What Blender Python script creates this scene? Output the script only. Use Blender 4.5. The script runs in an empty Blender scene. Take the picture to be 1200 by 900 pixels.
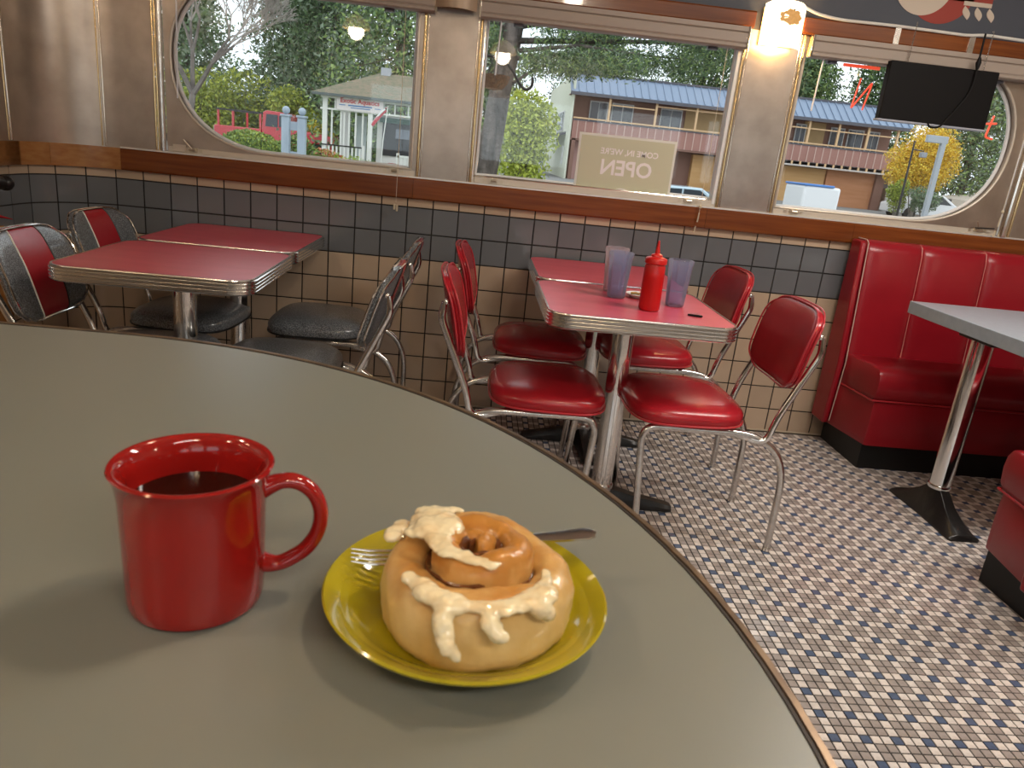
import bpy, bmesh, math, random
import numpy as np
from mathutils import Vector, Matrix
random.seed(7)
rng = np.random.default_rng(11)
PI = math.pi
SC = bpy.context.scene
COL = SC.collection

# ------------------------------------------------------------------ camera
CAM = Vector((1.29656, -3.28091, 1.16615))
PITCH, YAW, ROLL, FPX = -0.305769, 0.0713772, 0.105461, 863.04
def cam_axes():
    cy, sy, cp, sp, cr, sr = math.cos(YAW), math.sin(YAW), math.cos(PITCH), math.sin(PITCH), math.cos(ROLL), math.sin(ROLL)
    fwd = Vector((sy*cp, cy*cp, sp)); r0 = Vector((cy, -sy, 0)); u0 = r0.cross(fwd)
    return cr*r0 + sr*u0, -sr*r0 + cr*u0, fwd
rt, up, fw = cam_axes()
cd = bpy.data.cameras.new('camera'); co = bpy.data.objects.new('camera', cd); COL.objects.link(co)
M3 = Matrix((rt, up, -fw)).transposed().to_4x4(); M3.translation = CAM
co.matrix_world = M3
cd.sensor_width = 36; cd.lens = FPX/1200*36; cd.clip_start = .02; cd.clip_end = 400
cd.dof.use_dof = True; cd.dof.focus_distance = 2.5; cd.dof.aperture_fstop = 18.0
SC.camera = co

# ------------------------------------------------------------------ world, light, exposure
W = bpy.data.worlds.new('overcast_sky'); SC.world = W; W.use_nodes = True
wn = W.node_tree; wn.nodes.clear()
wo = wn.nodes.new('ShaderNodeOutputWorld'); wb = wn.nodes.new('ShaderNodeBackground')
tc = wn.nodes.new('ShaderNodeTexCoord'); wx = wn.nodes.new('ShaderNodeTexNoise'); wr = wn.nodes.new('ShaderNodeValToRGB')
wx.inputs['Scale'].default_value = 2.2; wx.inputs['Detail'].default_value = 5
wr.color_ramp.elements[0].position = .3; wr.color_ramp.elements[0].color = (.72, .80, .92, 1)
wr.color_ramp.elements[1].position = .7; wr.color_ramp.elements[1].color = (1, 1, 1, 1)
wn.links.new(tc.outputs['Generated'], wx.inputs['Vector']); wn.links.new(wx.outputs['Fac'], wr.inputs['Fac'])
wn.links.new(wr.outputs['Color'], wb.inputs['Color']); wn.links.new(wb.outputs[0], wo.inputs[0])
wb.inputs['Strength'].default_value = 2.1
SC.view_settings.view_transform = 'Standard'; SC.view_settings.look = 'None'
SC.view_settings.gamma = 1; SC.view_settings.use_curve_mapping = False
SC.view_settings.exposure = 0.0
LAMP_W = 9.0        # each ceiling globe
SCONCE_W = 3.6
FILL_FIXTURE_W = 30.0      # long ceiling fixtures, unseen, added as fill light
PENDANTS = [(1.42, -3.97, 2.0), (0.10, -3.9, 2.06), (4.6, -3.4, 2.10), (1.85, -2.50, 2.26), (-.12, -3.05, 2.26)]

# ------------------------------------------------------------------ materials
MATS = {}
def mat(name, col=(.5, .5, .5), rough=.5, metal=0, spec=.5, coat=0, trans=0, emit=None, estr=1, noise=None, bump=None,
        rnd=0, ior=1.45, coatrough=.05, spec_noise=None):
    """procedural principled material. noise=(scale, col2, detail, lo, hi); bump=(scale, strength, distance)"""
    if name in MATS: return MATS[name]
    m = bpy.data.materials.new(name); m.use_nodes = True; MATS[name] = m
    nt = m.node_tree; b = nt.nodes['Principled BSDF']
    def S(k, v):
        if k in b.inputs: b.inputs[k].default_value = v
    S('Base Color', (*col, 1)); S('Roughness', rough); S('Metallic', metal); S('Specular IOR Level', spec)
    S('Coat Weight', coat); S('Coat Roughness', coatrough); S('Transmission Weight', trans); S('IOR', ior)
    if emit: S('Emission Color', (*emit, 1)); S('Emission Strength', estr)
    last = None
    if noise or bump or rnd:
        t = nt.nodes.new('ShaderNodeTexCoord')
    if noise:
        sc, c2, det, lo, hi = noise
        n = nt.nodes.new('ShaderNodeTexNoise'); n.inputs['Detail'].default_value = det
        if isinstance(sc, tuple):
            mp = nt.nodes.new('ShaderNodeMapping'); mp.inputs['Scale'].default_value = sc
            nt.links.new(t.outputs['Object'], mp.inputs['Vector']); nt.links.new(mp.outputs[0], n.inputs['Vector'])
            n.inputs['Scale'].default_value = 1
        else:
            n.inputs['Scale'].default_value = sc; nt.links.new(t.outputs['Object'], n.inputs['Vector'])
        r = nt.nodes.new('ShaderNodeValToRGB'); r.color_ramp.elements[0].position = lo; r.color_ramp.elements[1].position = hi
        r.color_ramp.elements[0].color = (*col, 1); r.color_ramp.elements[1].color = (*c2, 1)
        nt.links.new(n.outputs['Fac'], r.inputs['Fac']); last = r.outputs['Color']
    if rnd:
        oi = nt.nodes.new('ShaderNodeObjectInfo'); mr = nt.nodes.new('ShaderNodeMapRange')
        mr.inputs['To Min'].default_value = 1-rnd; mr.inputs['To Max'].default_value = 1+rnd
        nt.links.new(oi.outputs['Random'], mr.inputs['Value'])
        hs = nt.nodes.new('ShaderNodeHueSaturation'); nt.links.new(mr.outputs[0], hs.inputs['Value'])
        if last: nt.links.new(last, hs.inputs['Color'])
        else: hs.inputs['Color'].default_value = (*col, 1)
        last = hs.outputs['Color']
    if last: nt.links.new(last, b.inputs['Base Color'])
    if bump:
        sc, st, di = bump
        n = nt.nodes.new('ShaderNodeTexNoise'); n.inputs['Scale'].default_value = sc; n.inputs['Detail'].default_value = 3
        nt.links.new(t.outputs['Object'], n.inputs['Vector'])
        bp = nt.nodes.new('ShaderNodeBump'); bp.inputs['Strength'].default_value = st; bp.inputs['Distance'].default_value = di
        nt.links.new(n.outputs['Fac'], bp.inputs['Height']); nt.links.new(bp.outputs[0], b.inputs['Normal'])
    return m
def glass_mat(name, col=(1, 1, 1), alpha_gloss=1.0, f=1.5):
    """thin clear pane: transparency with fresnel gloss"""
    if name in MATS: return MATS[name]
    m = bpy.data.materials.new(name); m.use_nodes = True; MATS[name] = m
    nt = m.node_tree; nt.nodes.clear(); o = nt.nodes.new('ShaderNodeOutputMaterial')
    a = nt.nodes.new('ShaderNodeBsdfTransparent'); a.inputs[0].default_value = (*col, 1)
    g = nt.nodes.new('ShaderNodeBsdfGlossy'); g.inputs['Roughness'].default_value = .02
    fr = nt.nodes.new('ShaderNodeFresnel'); fr.inputs[0].default_value = f
    mx = nt.nodes.new('ShaderNodeMixShader')
    nt.links.new(fr.outputs[0], mx.inputs[0]); nt.links.new(a.outputs[0], mx.inputs[1]); nt.links.new(g.outputs[0], mx.inputs[2])
    nt.links.new(mx.outputs[0], o.inputs[0]); return m

grout = mat('grout', (.012, .010, .009), .8)
tile_beige = mat('tile_beige', (.50, .375, .27), .16, coat=.3, rnd=.07, noise=(6, (.46, .345, .245), 2, .3, .7))
tile_blue = mat('tile_blue', (.150, .156, .168), .12, coat=.4, rnd=.07, noise=(6, (.135, .142, .152), 2, .3, .7))
fl_white = mat('mosaic_white', (.80, .74, .70), .16, coat=.5, noise=(60, (.64, .58, .54), 2, .35, .75))
fl_taupe = mat('mosaic_taupe', (.40, .355, .335), .16, coat=.5, noise=(60, (.33, .29, .27), 2, .35, .75))
fl_blue = mat('mosaic_blue', (.105, .145, .24), .16, coat=.5, noise=(60, (.08, .11, .19), 2, .35, .75))
fl_grout = mat('mosaic_grout', (.012, .009, .008), .7)
vinyl = mat('red_vinyl', (.34, .010, .018), .25, spec=.6, noise=(9, (.39, .014, .024), 3, .3, .7), bump=(220, .05, .002))
vinyl_b = mat('red_booth_vinyl', (.25, .007, .014), .28, noise=(5, (.29, .010, .018), 3, .3, .7), bump=(160, .06, .002))
piping_red = mat('red_piping', (.45, .03, .04), .3); piping_seam = mat('seam_piping_pale', (.50, .20, .17), .35)
piping_w = mat('white_piping', (.75, .73, .68), .4)
piping_k = mat('black_piping', (.01, .01, .01), .4)
glitter = mat('grey_glitter_vinyl', (.055, .06, .066), .28, coat=.4, noise=(330, (.26, .28, .30), 1, .45, .62))
chrome = mat('chrome', (.86, .85, .83), .09, metal=1)
chrome_w = mat('worn_chrome', (.72, .70, .67), .22, metal=1, noise=(40, (.58, .55, .52), 4, .4, .7))
alu = mat('ribbed_aluminium', (.80, .78, .74), .2, metal=1)
redlam = mat('red_laminate', (.60, .07, .11), .36, spec=.9, noise=((5, 16, 5), (.54, .05, .085), 5, .35, .7), bump=(38, .12, .004))
greylam = mat('grey_green_laminate', (.195, .203, .180), .33, spec=.5, noise=(3, (.188, .195, .172), 3, .3, .7), bump=(600, .04, .0006))
greyblue = mat('grey_blue_laminate', (.36, .42, .48), .3, noise=(40, (.32, .38, .44), 2, .3, .7))
bronze = mat('bronze_edge', (.36, .25, .16), .35, metal=.85, noise=(30, (.20, .14, .10), 3, .35, .7))
black_rub = mat('black_rubber', (.006, .006, .006), .5)
iron = mat('black_cast_iron', (.013, .012, .012), .32, noise=(30, (.03, .026, .022), 4, .5, .8), bump=(90, .2, .002))
steel = mat('swirled_steel', (.50, .43, .37), .3, metal=.85, noise=(9, (.37, .31, .26), 5, .3, .75), bump=(14, .06, .01))
steel_sm = mat('polished_trim', (.80, .74, .66), .12, metal=1)
brass = mat('brass_trim', (.78, .60, .34), .15, metal=1)
sash = mat('sash_metal', (.62, .55, .46), .4, metal=.4)
sash_w = mat('sash_white', (.72, .72, .72), .4)
cream = mat('cream_blind', (.37, .30, .25), .5)
wood = mat('varnished_wood', (.22, .062, .013), .22, coat=.5, noise=((3, 40, 60), (.13, .032, .007), 4, .3, .7), rnd=.12)
wood_l = mat('light_varnished_wood', (.40, .19, .065), .24, coat=.5, noise=((20, 20, 60), (.30, .12, .035), 4, .3, .7))
slate = mat('slate_wall', (.075, .08, .10), .6, noise=(4, (.065, .07, .088), 3, .3, .7))
m_cream = mat('mural_cream', (.62, .52, .42), .6)
m_red = mat('mural_red', (.33, .045, .03), .6)
ceil_m = mat('ceiling_cream', (.62, .56, .47), .45, noise=(3, (.58, .52, .44), 2, .3, .7))
mug_m = mat('red_glaze', (.31, .010, .008), .1, coat=.5, noise=(20, (.28, .009, .007), 2, .3, .7))
coffee = mat('black_coffee', (.012, .004, .002), .05)
plate_m = mat('chartreuse_glaze', (.43, .36, .015), .12, coat=.6, noise=(14, (.38, .31, .012), 2, .3, .7))
silver = mat('stainless_cutlery', (.72, .68, .62), .18, metal=1)
dough = mat('baked_dough', (.64, .40, .13), .36, coat=.25, noise=(38, (.78, .56, .25), 4, .3, .7), bump=(120, .25, .002))
filling = mat('cinnamon_filling', (.10, .028, .010), .18, coat=.5, noise=(90, (.20, .07, .02), 3, .35, .7), bump=(160, .5, .003))
icing = mat('cream_icing', (.86, .74, .48), .22, coat=.4, noise=(60, (.72, .50, .25), 3, .45, .8), bump=(70, .2, .002))
pane = glass_mat('window_glass', (.95, .97, .96))
redplastic = mat('red_squeeze_plastic', (.50, .008, .008), .3, coat=.2)
black_pl = mat('black_plastic', (.004, .003, .003), .6, spec=.25)
white_pl = mat('white_plastic', (.75, .72, .66), .4)

# ------------------------------------------------------------------ mesh helpers
class MB:
    def __init__(s): s.v = []; s.f = []; s.m = []
    def add(s, vs, fs, mi=0):
        o = len(s.v); s.v += [tuple(v) for v in vs]; s.f += [tuple(i+o for i in f) for f in fs]; s.m += [mi]*len(fs); return s
    def box(s, x0, x1, y0, y1, z0, z1, mi=0, M=None):
        vs = [Vector((x, y, z)) for x in (x0, x1) for y in (y0, y1) for z in (z0, z1)]
        if M: vs = [M @ v for v in vs]
        return s.add(vs, [(0, 1, 3, 2), (4, 6, 7, 5), (0, 4, 5, 1), (2, 3, 7, 6), (0, 2, 6, 4), (1, 5, 7, 3)], mi)
    def prism(s, loop, z0, z1, mi=0, ax='z', top=None):
        n = len(loop); top = top or loop
        P = {'z': lambda a, b, c: (a, b, c), 'y': lambda a, b, c: (a, c, b), 'x': lambda a, b, c: (c, a, b)}[ax]
        vs = [P(a, b, z0) for a, b in loop] + [P(a, b, z1) for a, b in top]
        return s.add(vs, [tuple(range(n))[::-1], tuple(range(n, 2*n))] + [(i, (i+1) % n, n+(i+1) % n, n+i) for i in range(n)], mi)
    def tube(s, pts, r, seg=10, mi=0, closed=False, caps=True, flat=1.0):
        pts = [Vector(p) for p in pts]; n = len(pts)
        rs = r if isinstance(r, (list, tuple)) else [r]*n
        vs = []; pn = None
        for i, p in enumerate(pts):
            a = pts[(i-1) % n] if (i or closed) else p; b = pts[(i+1) % n] if (i < n-1 or closed) else p
            t = (b-a).normalized()
            if pn is None:
                pn = t.orthogonal().normalized()
                if abs(t.z) < .9: pn = Vector((0, 0, 1)) - t*t.z; pn.normalize()
            pn = (pn - t*pn.dot(t)).normalized(); bn = t.cross(pn)
            for k in range(seg):
                an = 2*PI*k/seg; vs.append(p + rs[i]*(math.cos(an)*pn*flat + math.sin(an)*bn))
        fs = []
        for i in range(n if closed else n-1):
            j = (i+1) % n
            for k in range(seg):
                l = (k+1) % seg; fs.append((i*seg+k, i*seg+l, j*seg+l, j*seg+k))
        if caps and not closed: fs += [tuple(range(seg))[::-1], tuple((n-1)*seg+k for k in range(seg))]
        return s.add(vs, fs, mi)
    def lathe(s, prof, c=(0, 0, 0), seg=32, mi=0, cap=True):
        n = len(prof); vs = []; fs = []
        for r, z in prof:
            for k in range(seg):
                a = 2*PI*k/seg; vs.append((c[0]+r*math.cos(a), c[1]+r*math.sin(a), c[2]+z))
        for i in range(n-1):
            for k in range(seg):
                l = (k+1) % seg; fs.append((i*seg+k, i*seg+l, (i+1)*seg+l, (i+1)*seg+k))
        if cap:
            if prof[0][0] > 1e-5: fs.append(tuple(range(seg))[::-1])
            if prof[-1][0] > 1e-5: fs.append(tuple((n-1)*seg+k for k in range(seg)))
        return s.add(vs, fs, mi)
    def ball(s, c, r, seg=12, rings=8, mi=0, sc=(1, 1, 1)):
        pr = [(math.sin(PI*i/rings), -math.cos(PI*i/rings)) for i in range(rings+1)]
        t = MB(); t.lathe([(max(a, 1e-4), b) for a, b in pr], seg=seg)
        return s.add([(c[0]+r*sc[0]*v[0], c[1]+r*sc[1]*v[1], c[2]+r*sc[2]*v[2]) for v in t.v], t.f, mi)
    def grid(s, pts, mi=0, wrap=False):
        n = len(pts); m = len(pts[0]); fs = []
        for i in range(n-1):
            for j in range(m if wrap else m-1):
                k = (j+1) % m; fs.append((i*m+j, i*m+k, (i+1)*m+k, (i+1)*m+j))
        return s.add([p for r in pts for p in r], fs, mi)
    def build(s, name, mats, parent=None, smooth=True, bevel=0, M=None, fix=True, angle=40):
        me = bpy.data.meshes.new(name)
        vs = s.v if M is None else [tuple(M @ Vector(v)) for v in s.v]
        me.from_pydata(vs, [], s.f)
        if not (fix and smooth): me.shade_flat()
        if not isinstance(mats, (list, tuple)): mats = [mats]
        for m_ in mats: me.materials.append(m_)
        if len(mats) > 1: me.polygons.foreach_set('material_index', s.m)
        if fix:
            bm = bmesh.new(); bm.from_mesh(me); bmesh.ops.remove_doubles(bm, verts=bm.verts, dist=1e-5)
            bmesh.ops.recalc_face_normals(bm, faces=bm.faces)
            if smooth:
                for f in bm.faces: f.smooth = True
                for e in bm.edges:
                    if len(e.link_faces) == 2 and e.calc_face_angle(0) > math.radians(angle): e.smooth = False
            bm.to_mesh(me); bm.free()
        o = bpy.data.objects.new(name, me); COL.objects.link(o)
        if parent: o.parent = parent
        if bevel:
            b = o.modifiers.new('bevel', 'BEVEL'); b.width = bevel; b.segments = 2; b.limit_method = 'ANGLE'; b.angle_limit = .7
        return o
def fillet(pts, rads, n=6):
    pts = [Vector(p) for p in pts]; out = [pts[0]]
    for i in range(1, len(pts)-1):
        p = pts[i]; a = (pts[i-1]-p); b = (pts[i+1]-p); r = rads[i-1] if isinstance(rads, (list, tuple)) else rads
        d = min(r, a.length*.49, b.length*.49) if not isinstance(rads, (list, tuple)) else min(r, a.length*.95, b.length*.95)
        s0 = p+a.normalized()*d; s1 = p+b.normalized()*d
        for k in range(n+1):
            t = k/n; out.append(s0*(1-t)**2 + p*2*t*(1-t) + s1*t*t)
    out.append(pts[-1]); return out
def rrect(x0, x1, y0, y1, r, n=6):
    out = []
    for cx, cy, a0 in ((x1-r, y1-r, 0), (x0+r, y1-r, 90), (x0+r, y0+r, 180), (x1-r, y0+r, 270)):
        for k in range(n+1):
            a = math.radians(a0+90*k/n); out.append((cx+r*math.cos(a), cy+r*math.sin(a)))
    return out
def offs(loop, d):
    n = len(loop); out = []
    for i in range(n):
        a = Vector(loop[i-1]); p = Vector(loop[i]); b = Vector(loop[(i+1) % n])
        n1 = Vector(((p-a).y, -(p-a).x)); n2 = Vector(((b-p).y, -(b-p).x))
        n1 = n1.normalized() if n1.length > 1e-9 else n2.normalized(); n2 = n2.normalized() if n2.length > 1e-9 else n1
        q = (n1+n2).normalized(); out.append(tuple(p+q*d))
    return out
def tag(o, label=None, cat=None, group=None, kind=None):
    if label: o['label'] = label
    if cat: o['category'] = cat
    if group: o['group'] = group
    if kind: o['kind'] = kind
    return o
def empty(name, loc, rz=0, label=None, cat=None, group=None):
    o = bpy.data.objects.new(name, None); COL.objects.link(o); o.location = loc; o.rotation_euler = (0, 0, rz)
    o.empty_display_size = .05
    return tag(o, label, cat, group)
def copy_tree(o, parent=None):
    c = o.copy(); COL.objects.link(c)
    if parent: c.parent = parent
    for ch in list(o.children): copy_tree(ch, c)
    return c
def text_mesh(s, size, depth, M, mirror=False, extrude=.0005, bold=False):
    cu = bpy.data.curves.new('txt', 'FONT'); cu.body = s; cu.size = size; cu.align_x = 'CENTER'; cu.align_y = 'CENTER'
    cu.extrude = extrude; cu.resolution_u = 3
    if bold: cu.offset = size*.022
    to = bpy.data.objects.new('txt', cu); COL.objects.link(to)
    dg = bpy.context.evaluated_depsgraph_get(); dg.update()
    me = to.evaluated_get(dg).to_mesh()
    mb = MB(); sx = -1 if mirror else 1
    mb.add([M @ Vector((sx*v.co.x, v.co.y, v.co.z)) for v in me.vertices], [tuple(p.vertices) for p in me.polygons])
    to.evaluated_get(dg).to_mesh_clear(); bpy.data.objects.remove(to); bpy.data.curves.remove(cu)
    return mb
XZ = Matrix(((1, 0, 0, 0), (0, 0, -1, 0), (0, 1, 0, 0), (0, 0, 0, 1)))   # text plane facing -y

# ================================================================== THE ROOM
P = .111; ROOM_X1 = 5.2; ROOM_Y0 = -5.6; CEIL = 2.42
AR, AX = .28, -.19                      # rounded corner: radius, where it starts on the back wall
def arc(s, off=0.0):
    """point s metres round the corner from (AX,0); off = distance into the room"""
    R = AR-off
    if s <= 0: return (AX-s, -off, 0.0)
    th = s/AR
    if th > PI/2: return (AX-AR+off, -AR-(s-AR*PI/2), PI/2)
    return (AX-R*math.sin(th), -AR+R*math.cos(th), th)
mb = MB().box(-.6, ROOM_X1+.1, ROOM_Y0-.1, .12, -.08, -.0015)
floor = tag(mb.build('floor', fl_grout, smooth=False), kind='structure')
tag(MB().box(-.6, ROOM_X1+.1, ROOM_Y0-.1, .12, CEIL, CEIL+.06).build('ceiling', ceil_m), kind='structure')
wall_back = tag(MB().box(AX, ROOM_X1, .003, .12, -.0015, 1.018).box(AX, ROOM_X1, .0, .12, 1.735, CEIL, mi=1)
    .build('wall_back', [grout, slate], smooth=False), kind='structure')
# curved end wall
def strip_wall(mb, s0, s1, o0, o1, z0, z1, n, mi=0):
    ss = [s0+(s1-s0)*i/n for i in range(n+1)]
    ring = []
    for s in ss:
        a = arc(s, o0); b = arc(s, o1)
        ring.append([(a[0], a[1], z0), (a[0], a[1], z1), (b[0], b[1], z1), (b[0], b[1], z0)])
    mb.grid(ring, mi, wrap=True); k = len(mb.v)
    m = len(ring); base = k-4*m
    mb.f += [(base, base+1, base+2, base+3), (base+4*(m-1)+3, base+4*(m-1)+2, base+4*(m-1)+1, base+4*(m-1))]; mb.m += [mi, mi]
    return mb
ARC_L = AR*PI/2; S_END = ARC_L + (5.6-AR)
mb = MB()
for (z0, z1, mi) in ((-.0015, .93, 0), (.93, CEIL, 1)):
    strip_wall(mb, 0, ARC_L, -.003 if mi == 0 else -.004, -.1, z0, z1, 12, mi)
    strip_wall(mb, ARC_L, S_END, -.003 if mi == 0 else -.004, -.1, z0, z1, 1, mi)
wall_left = tag(mb.build('wall_left', [grout, steel], smooth=False), kind='structure')
# tiles ------------------------------------------------------------
G = .0052
def tile_mesh(w, h, t=.006, b=.0012):
    mb = MB(); x0, x1, z0, z1 = G/2, w-G/2, G/2, h-G/2
    vs = [(x0, .0035, z0), (x1, .0035, z0), (x1, .0035, z1), (x0, .0035, z1),
          (x0, b, z0), (x1, b, z0), (x1, b, z1), (x0, b, z1), (x0+b, 0, z0+b), (x1-b, 0, z0+b), (x1-b, 0, z1-b), (x0+b, 0, z1-b)]
    fs = [(8, 9, 10, 11)]
    for q in ((0, 4), (4, 8)):
        for i in range(4): j = (i+1) % 4; fs.append((q[0]+i, q[0]+j, q[1]+j, q[1]+i))
    return mb.add(vs, fs)
t_full = {c: tile_mesh(P, P).build('tile', m_, fix=False) for c, m_ in (('be', tile_beige), ('bl', tile_blue))}
t_top = tile_mesh(P, .045).build('tile', tile_beige, fix=False)
for o in list(t_full.values())+[t_top]: COL.objects.unlink(o)
def put_tile(proto, parent, x, y, z, rz):
    o = bpy.data.objects.new('tile', proto.data); COL.objects.link(o); o.parent = parent
    o.location = (x, y, z); o.rotation_euler = (random.uniform(-.004, .004), 0, rz+random.uniform(-.004, .004)); return o
def rowcol(r):  # r: 0 top half row, 1,2 blue, 3.. beige
    return 'bl' if r in (1, 2) else 'be'
rest = MB(); nb = 0
def stuff_tile(mb, proto, x, y, z, rz):
    M = Matrix.Translation((x, y, z)) @ Matrix.Rotation(rz, 4, 'Z')
    me = proto.data; mb.add([M @ v.co for v in me.vertices], [tuple(p.vertices) for p in me.polygons], 0 if me.materials[0] is tile_beige else 1)
for k in range(-1, 48):
    x = k*P
    if x+P > ROOM_X1: break
    for r in range(0, 9):
        z = (8-r)*P; pr = t_top if r == 0 else t_full[rowcol(r)]
        seen = k <= 26 and not (k < 1 and r > 4) and not (k < 5 and r > 5) and not (5 <= k < 11 and r > 7)
        if seen: put_tile(pr, wall_back, x, 0, z, 0); nb += 1
        else: stuff_tile(rest, pr, x, 0, z, 0)
# the narrow tile between corner and grid, then the corner
for r in range(9):
    z = (8-r)*P
    s = 0.0
    pr = t_top if r == 0 else t_full[rowcol(r)]
stw = MB()
def corner_tile(mb, s0, z, h, mi, n=3):
    ring = []
    for i in range(n+1):
        s = s0+G/2+(P-G)*i/n
        a = arc(s, 0.0); b = arc(s, -.0035)
        ring.append([(a[0], a[1], z+G/2), (a[0], a[1], z+h-G/2), (b[0], b[1], z+h-G/2), (b[0], b[1], z+G/2)])
    mb.grid(ring, mi, wrap=True)
    base = len(mb.v)-4*(n+1)
    mb.f += [(base, base+1, base+2, base+3), (base+4*n+3, base+4*n+2, base+4*n+1, base+4*n)]; mb.m += [mi, mi]
nl = 0
S0 = AX+P          # arc parameter of grid line k=-1 is negative: s = AX - x
for j in range(0, 50):
    s0 = (AX - (-P)) + j*P            # left edges run away from the grid line x=-P
    if s0+P > S_END: break
    for r in range(9):
        z = (8-r)*P; h = .045 if r == 0 else P; mi = 1 if r in (1, 2) else 0
        if j < 8 and r < 6:
            t = MB(); corner_tile(t, s0, z, h, 0); t.build('tile', tile_blue if mi else tile_beige, wall_left); nl += 1
        else: corner_tile(stw, s0, z, h, mi)
tag(stw.build('tile_field', [tile_beige, tile_blue], wall_left), kind='stuff')
tag(rest.build('tile_field', [tile_beige, tile_blue], wall_back), kind='stuff')
# light caulk line at the floor
MB().box(AX, ROOM_X1, -.004, .003, -.001, .006).build('caulk_line', mat('caulk', (.55, .45, .33), .6), wall_back, smooth=False)
# floor mosaic -----------------------------------------------------
FP = .02445; FG = .0032
mx0, my0 = 2.186, -1.845          # a blue tile lies at i=j=0
i0, i1 = int((-.47-mx0)/FP), int((4.95-mx0)/FP); j0, j1 = int((-4.3-my0)/FP), int((-.004-my0)/FP)-1
def mcol(i, j):
    a, b = i % 3 == 0, j % 3 == 0
    return 2 if (a and b) else (0 if (a or b) else 1)
vs = []; fs = []; ms = []
h2 = FP/2-FG/2; bv = .0006
unit = [(-h2, -h2, -.0014), (h2, -h2, -.0014), (h2, h2, -.0014), (-h2, h2, -.0014), (-h2+bv, -h2+bv, 0), (h2-bv, -h2+bv, 0), (h2-bv, h2-bv, 0), (-h2+bv, h2-bv, 0)]
uf = [(4, 5, 6, 7), (0, 1, 5, 4), (1, 2, 6, 5), (2, 3, 7, 6), (3, 0, 4, 7)]
protos = []
for c, m_ in enumerate((fl_white, fl_taupe, fl_blue)):
    me = bpy.data.meshes.new('mosaic_tile'); me.from_pydata(unit, [], uf); me.shade_flat(); me.materials.append(m_); protos.append(me)
cells = []
for i in range(i0, i1+1):
    for j in range(j0, j1+1):
        cells.append((i, j))
near = []; far = []
for (i, j) in cells:
    x = mx0+i*FP; y = my0+j*FP
    if 2.02 < x < 3.0 and -2.10 < y < -1.935: near.append((i, j))
    else: far.append((i, j))
near = near[:300] if len(near) > 300 else near
ns = set(near); far = [c for c in cells if c not in ns]
for (i, j) in near:
    o = bpy.data.objects.new('mosaic_tile', protos[mcol(i, j)]); COL.objects.link(o); o.parent = floor
    o.location = (mx0+i*FP, my0+j*FP, 0); o.rotation_euler = (random.uniform(-.004, .004), random.uniform(-.004, .004), 0)
fa = np.array(far, dtype=float); U = np.array(unit)
cen = np.c_[mx0+fa[:, 0]*FP, my0+fa[:, 1]*FP, np.zeros(len(fa))]
V = (cen[:, None, :]+U[None]).copy(); V[:, 4:, 2] += rng.uniform(-.0002, .0002, (len(fa), 1))
F = (np.arange(len(fa))*8)[:, None, None]+np.array(uf)[None]
me = bpy.data.meshes.new('mosaic_field')
me.vertices.add(len(fa)*8); me.vertices.foreach_set('co', V.reshape(-1))
nf = len(fa)*5; me.loops.add(nf*4); me.loops.foreach_set('vertex_index', F.reshape(-1).astype(np.int32))
me.polygons.add(nf); me.polygons.foreach_set('loop_start', np.arange(nf, dtype=np.int32)*4)
mi = np.repeat(np.array([mcol(int(a), int(b)) for a, b in far], dtype=np.int32), 5)
for m_ in (fl_white, fl_taupe, fl_blue): me.materials.append(m_)
me.polygons.foreach_set('material_index', mi); me.update(calc_edges=True); me.shade_flat()
fo = bpy.data.objects.new('mosaic_field', me); COL.objects.link(fo); fo.parent = floor; tag(fo, kind='stuff')

# wood rails -------------------------------------------------------
def rail_piece(x0, x1, m_=wood, z0=.925, z1=1.012, y=-.022):
    mb = MB().prism([(.003, z0), (y+.004, z0), (y, z0+.006), (y, z1-.006), (y+.004, z1), (.003, z1)], x0+.0006, x1-.0006, ax='x')
    return mb.build('rail_board', m_, wall_back, smooth=False)
for a, b in ((AX, 1.02), (1.02, 2.3), (2.3, 2.97), (2.97, 4.1), (4.1, 5.2)): rail_piece(a, b)
for s0, s1, m_ in ((0.0, .28, wood_l), (.281, .60, wood_l), (.601, 2.6, wood_l)):
    mb = MB()
    if s0 < ARC_L: strip_wall(mb, s0, min(s1, ARC_L), .022, -.003, .925, 1.012, 10)
    if s0 > ARC_L: strip_wall(mb, s0, s1, .022, -.003, .925, 1.012, 1)
    elif s1 > ARC_L: strip_wall(mb, ARC_L, s1, .022, -.003, .925, 1.012, 1)
    mb.build('rail_board', m_, wall_left)
MB().box(AX, ROOM_X1, -.020, .01, 1.012, 1.018).build('sill_strip', mat('sill_aluminium', (.8, .78, .74), .35, metal=.6), wall_back)
for a, b in ((AX, 1.16), (1.16, 2.36), (2.565, 3.6), (3.6, 5.2)):
    rail_piece(a, b, wood, 1.738, 1.80, -.026)
# steel panels and trims of the corner and piers --------------------
for s0, s1 in ((-.145, .055), (.065, .44), (.45, .95), (.96, 1.6)):
    mb = MB(); strip_wall(mb, s0, s1, .004, -.004, 1.012, CEIL, 12); mb.build('steel_panel', steel, wall_left)
def vstrip(s, r, m_, z0=1.014, z1=CEIL, name='trim_strip', par=None):
    a = arc(s, .004); MB().tube([(a[0], a[1], z0), (a[0], a[1], z1)], r, 10).build(name, m_, par or wall_left)
for s in (.06, .445, .955): vstrip(s, .005, steel_sm); vstrip(s+.014, .003, brass)
def xstrip(x, r, m_, z0=1.018, z1=1.735, y=-.004):
    MB().tube([(x, y, z0), (x, y, z1)], r, 10).build('trim_strip', m_, wall_back)
for x in (-.047, -.036): xstrip(x, .0045, brass)
MB().tube([(-.018, -.008, 1.018), (-.018, -.008, 1.735)], .0125, 14).build('trim_strip', chrome_w, wall_back)
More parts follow.
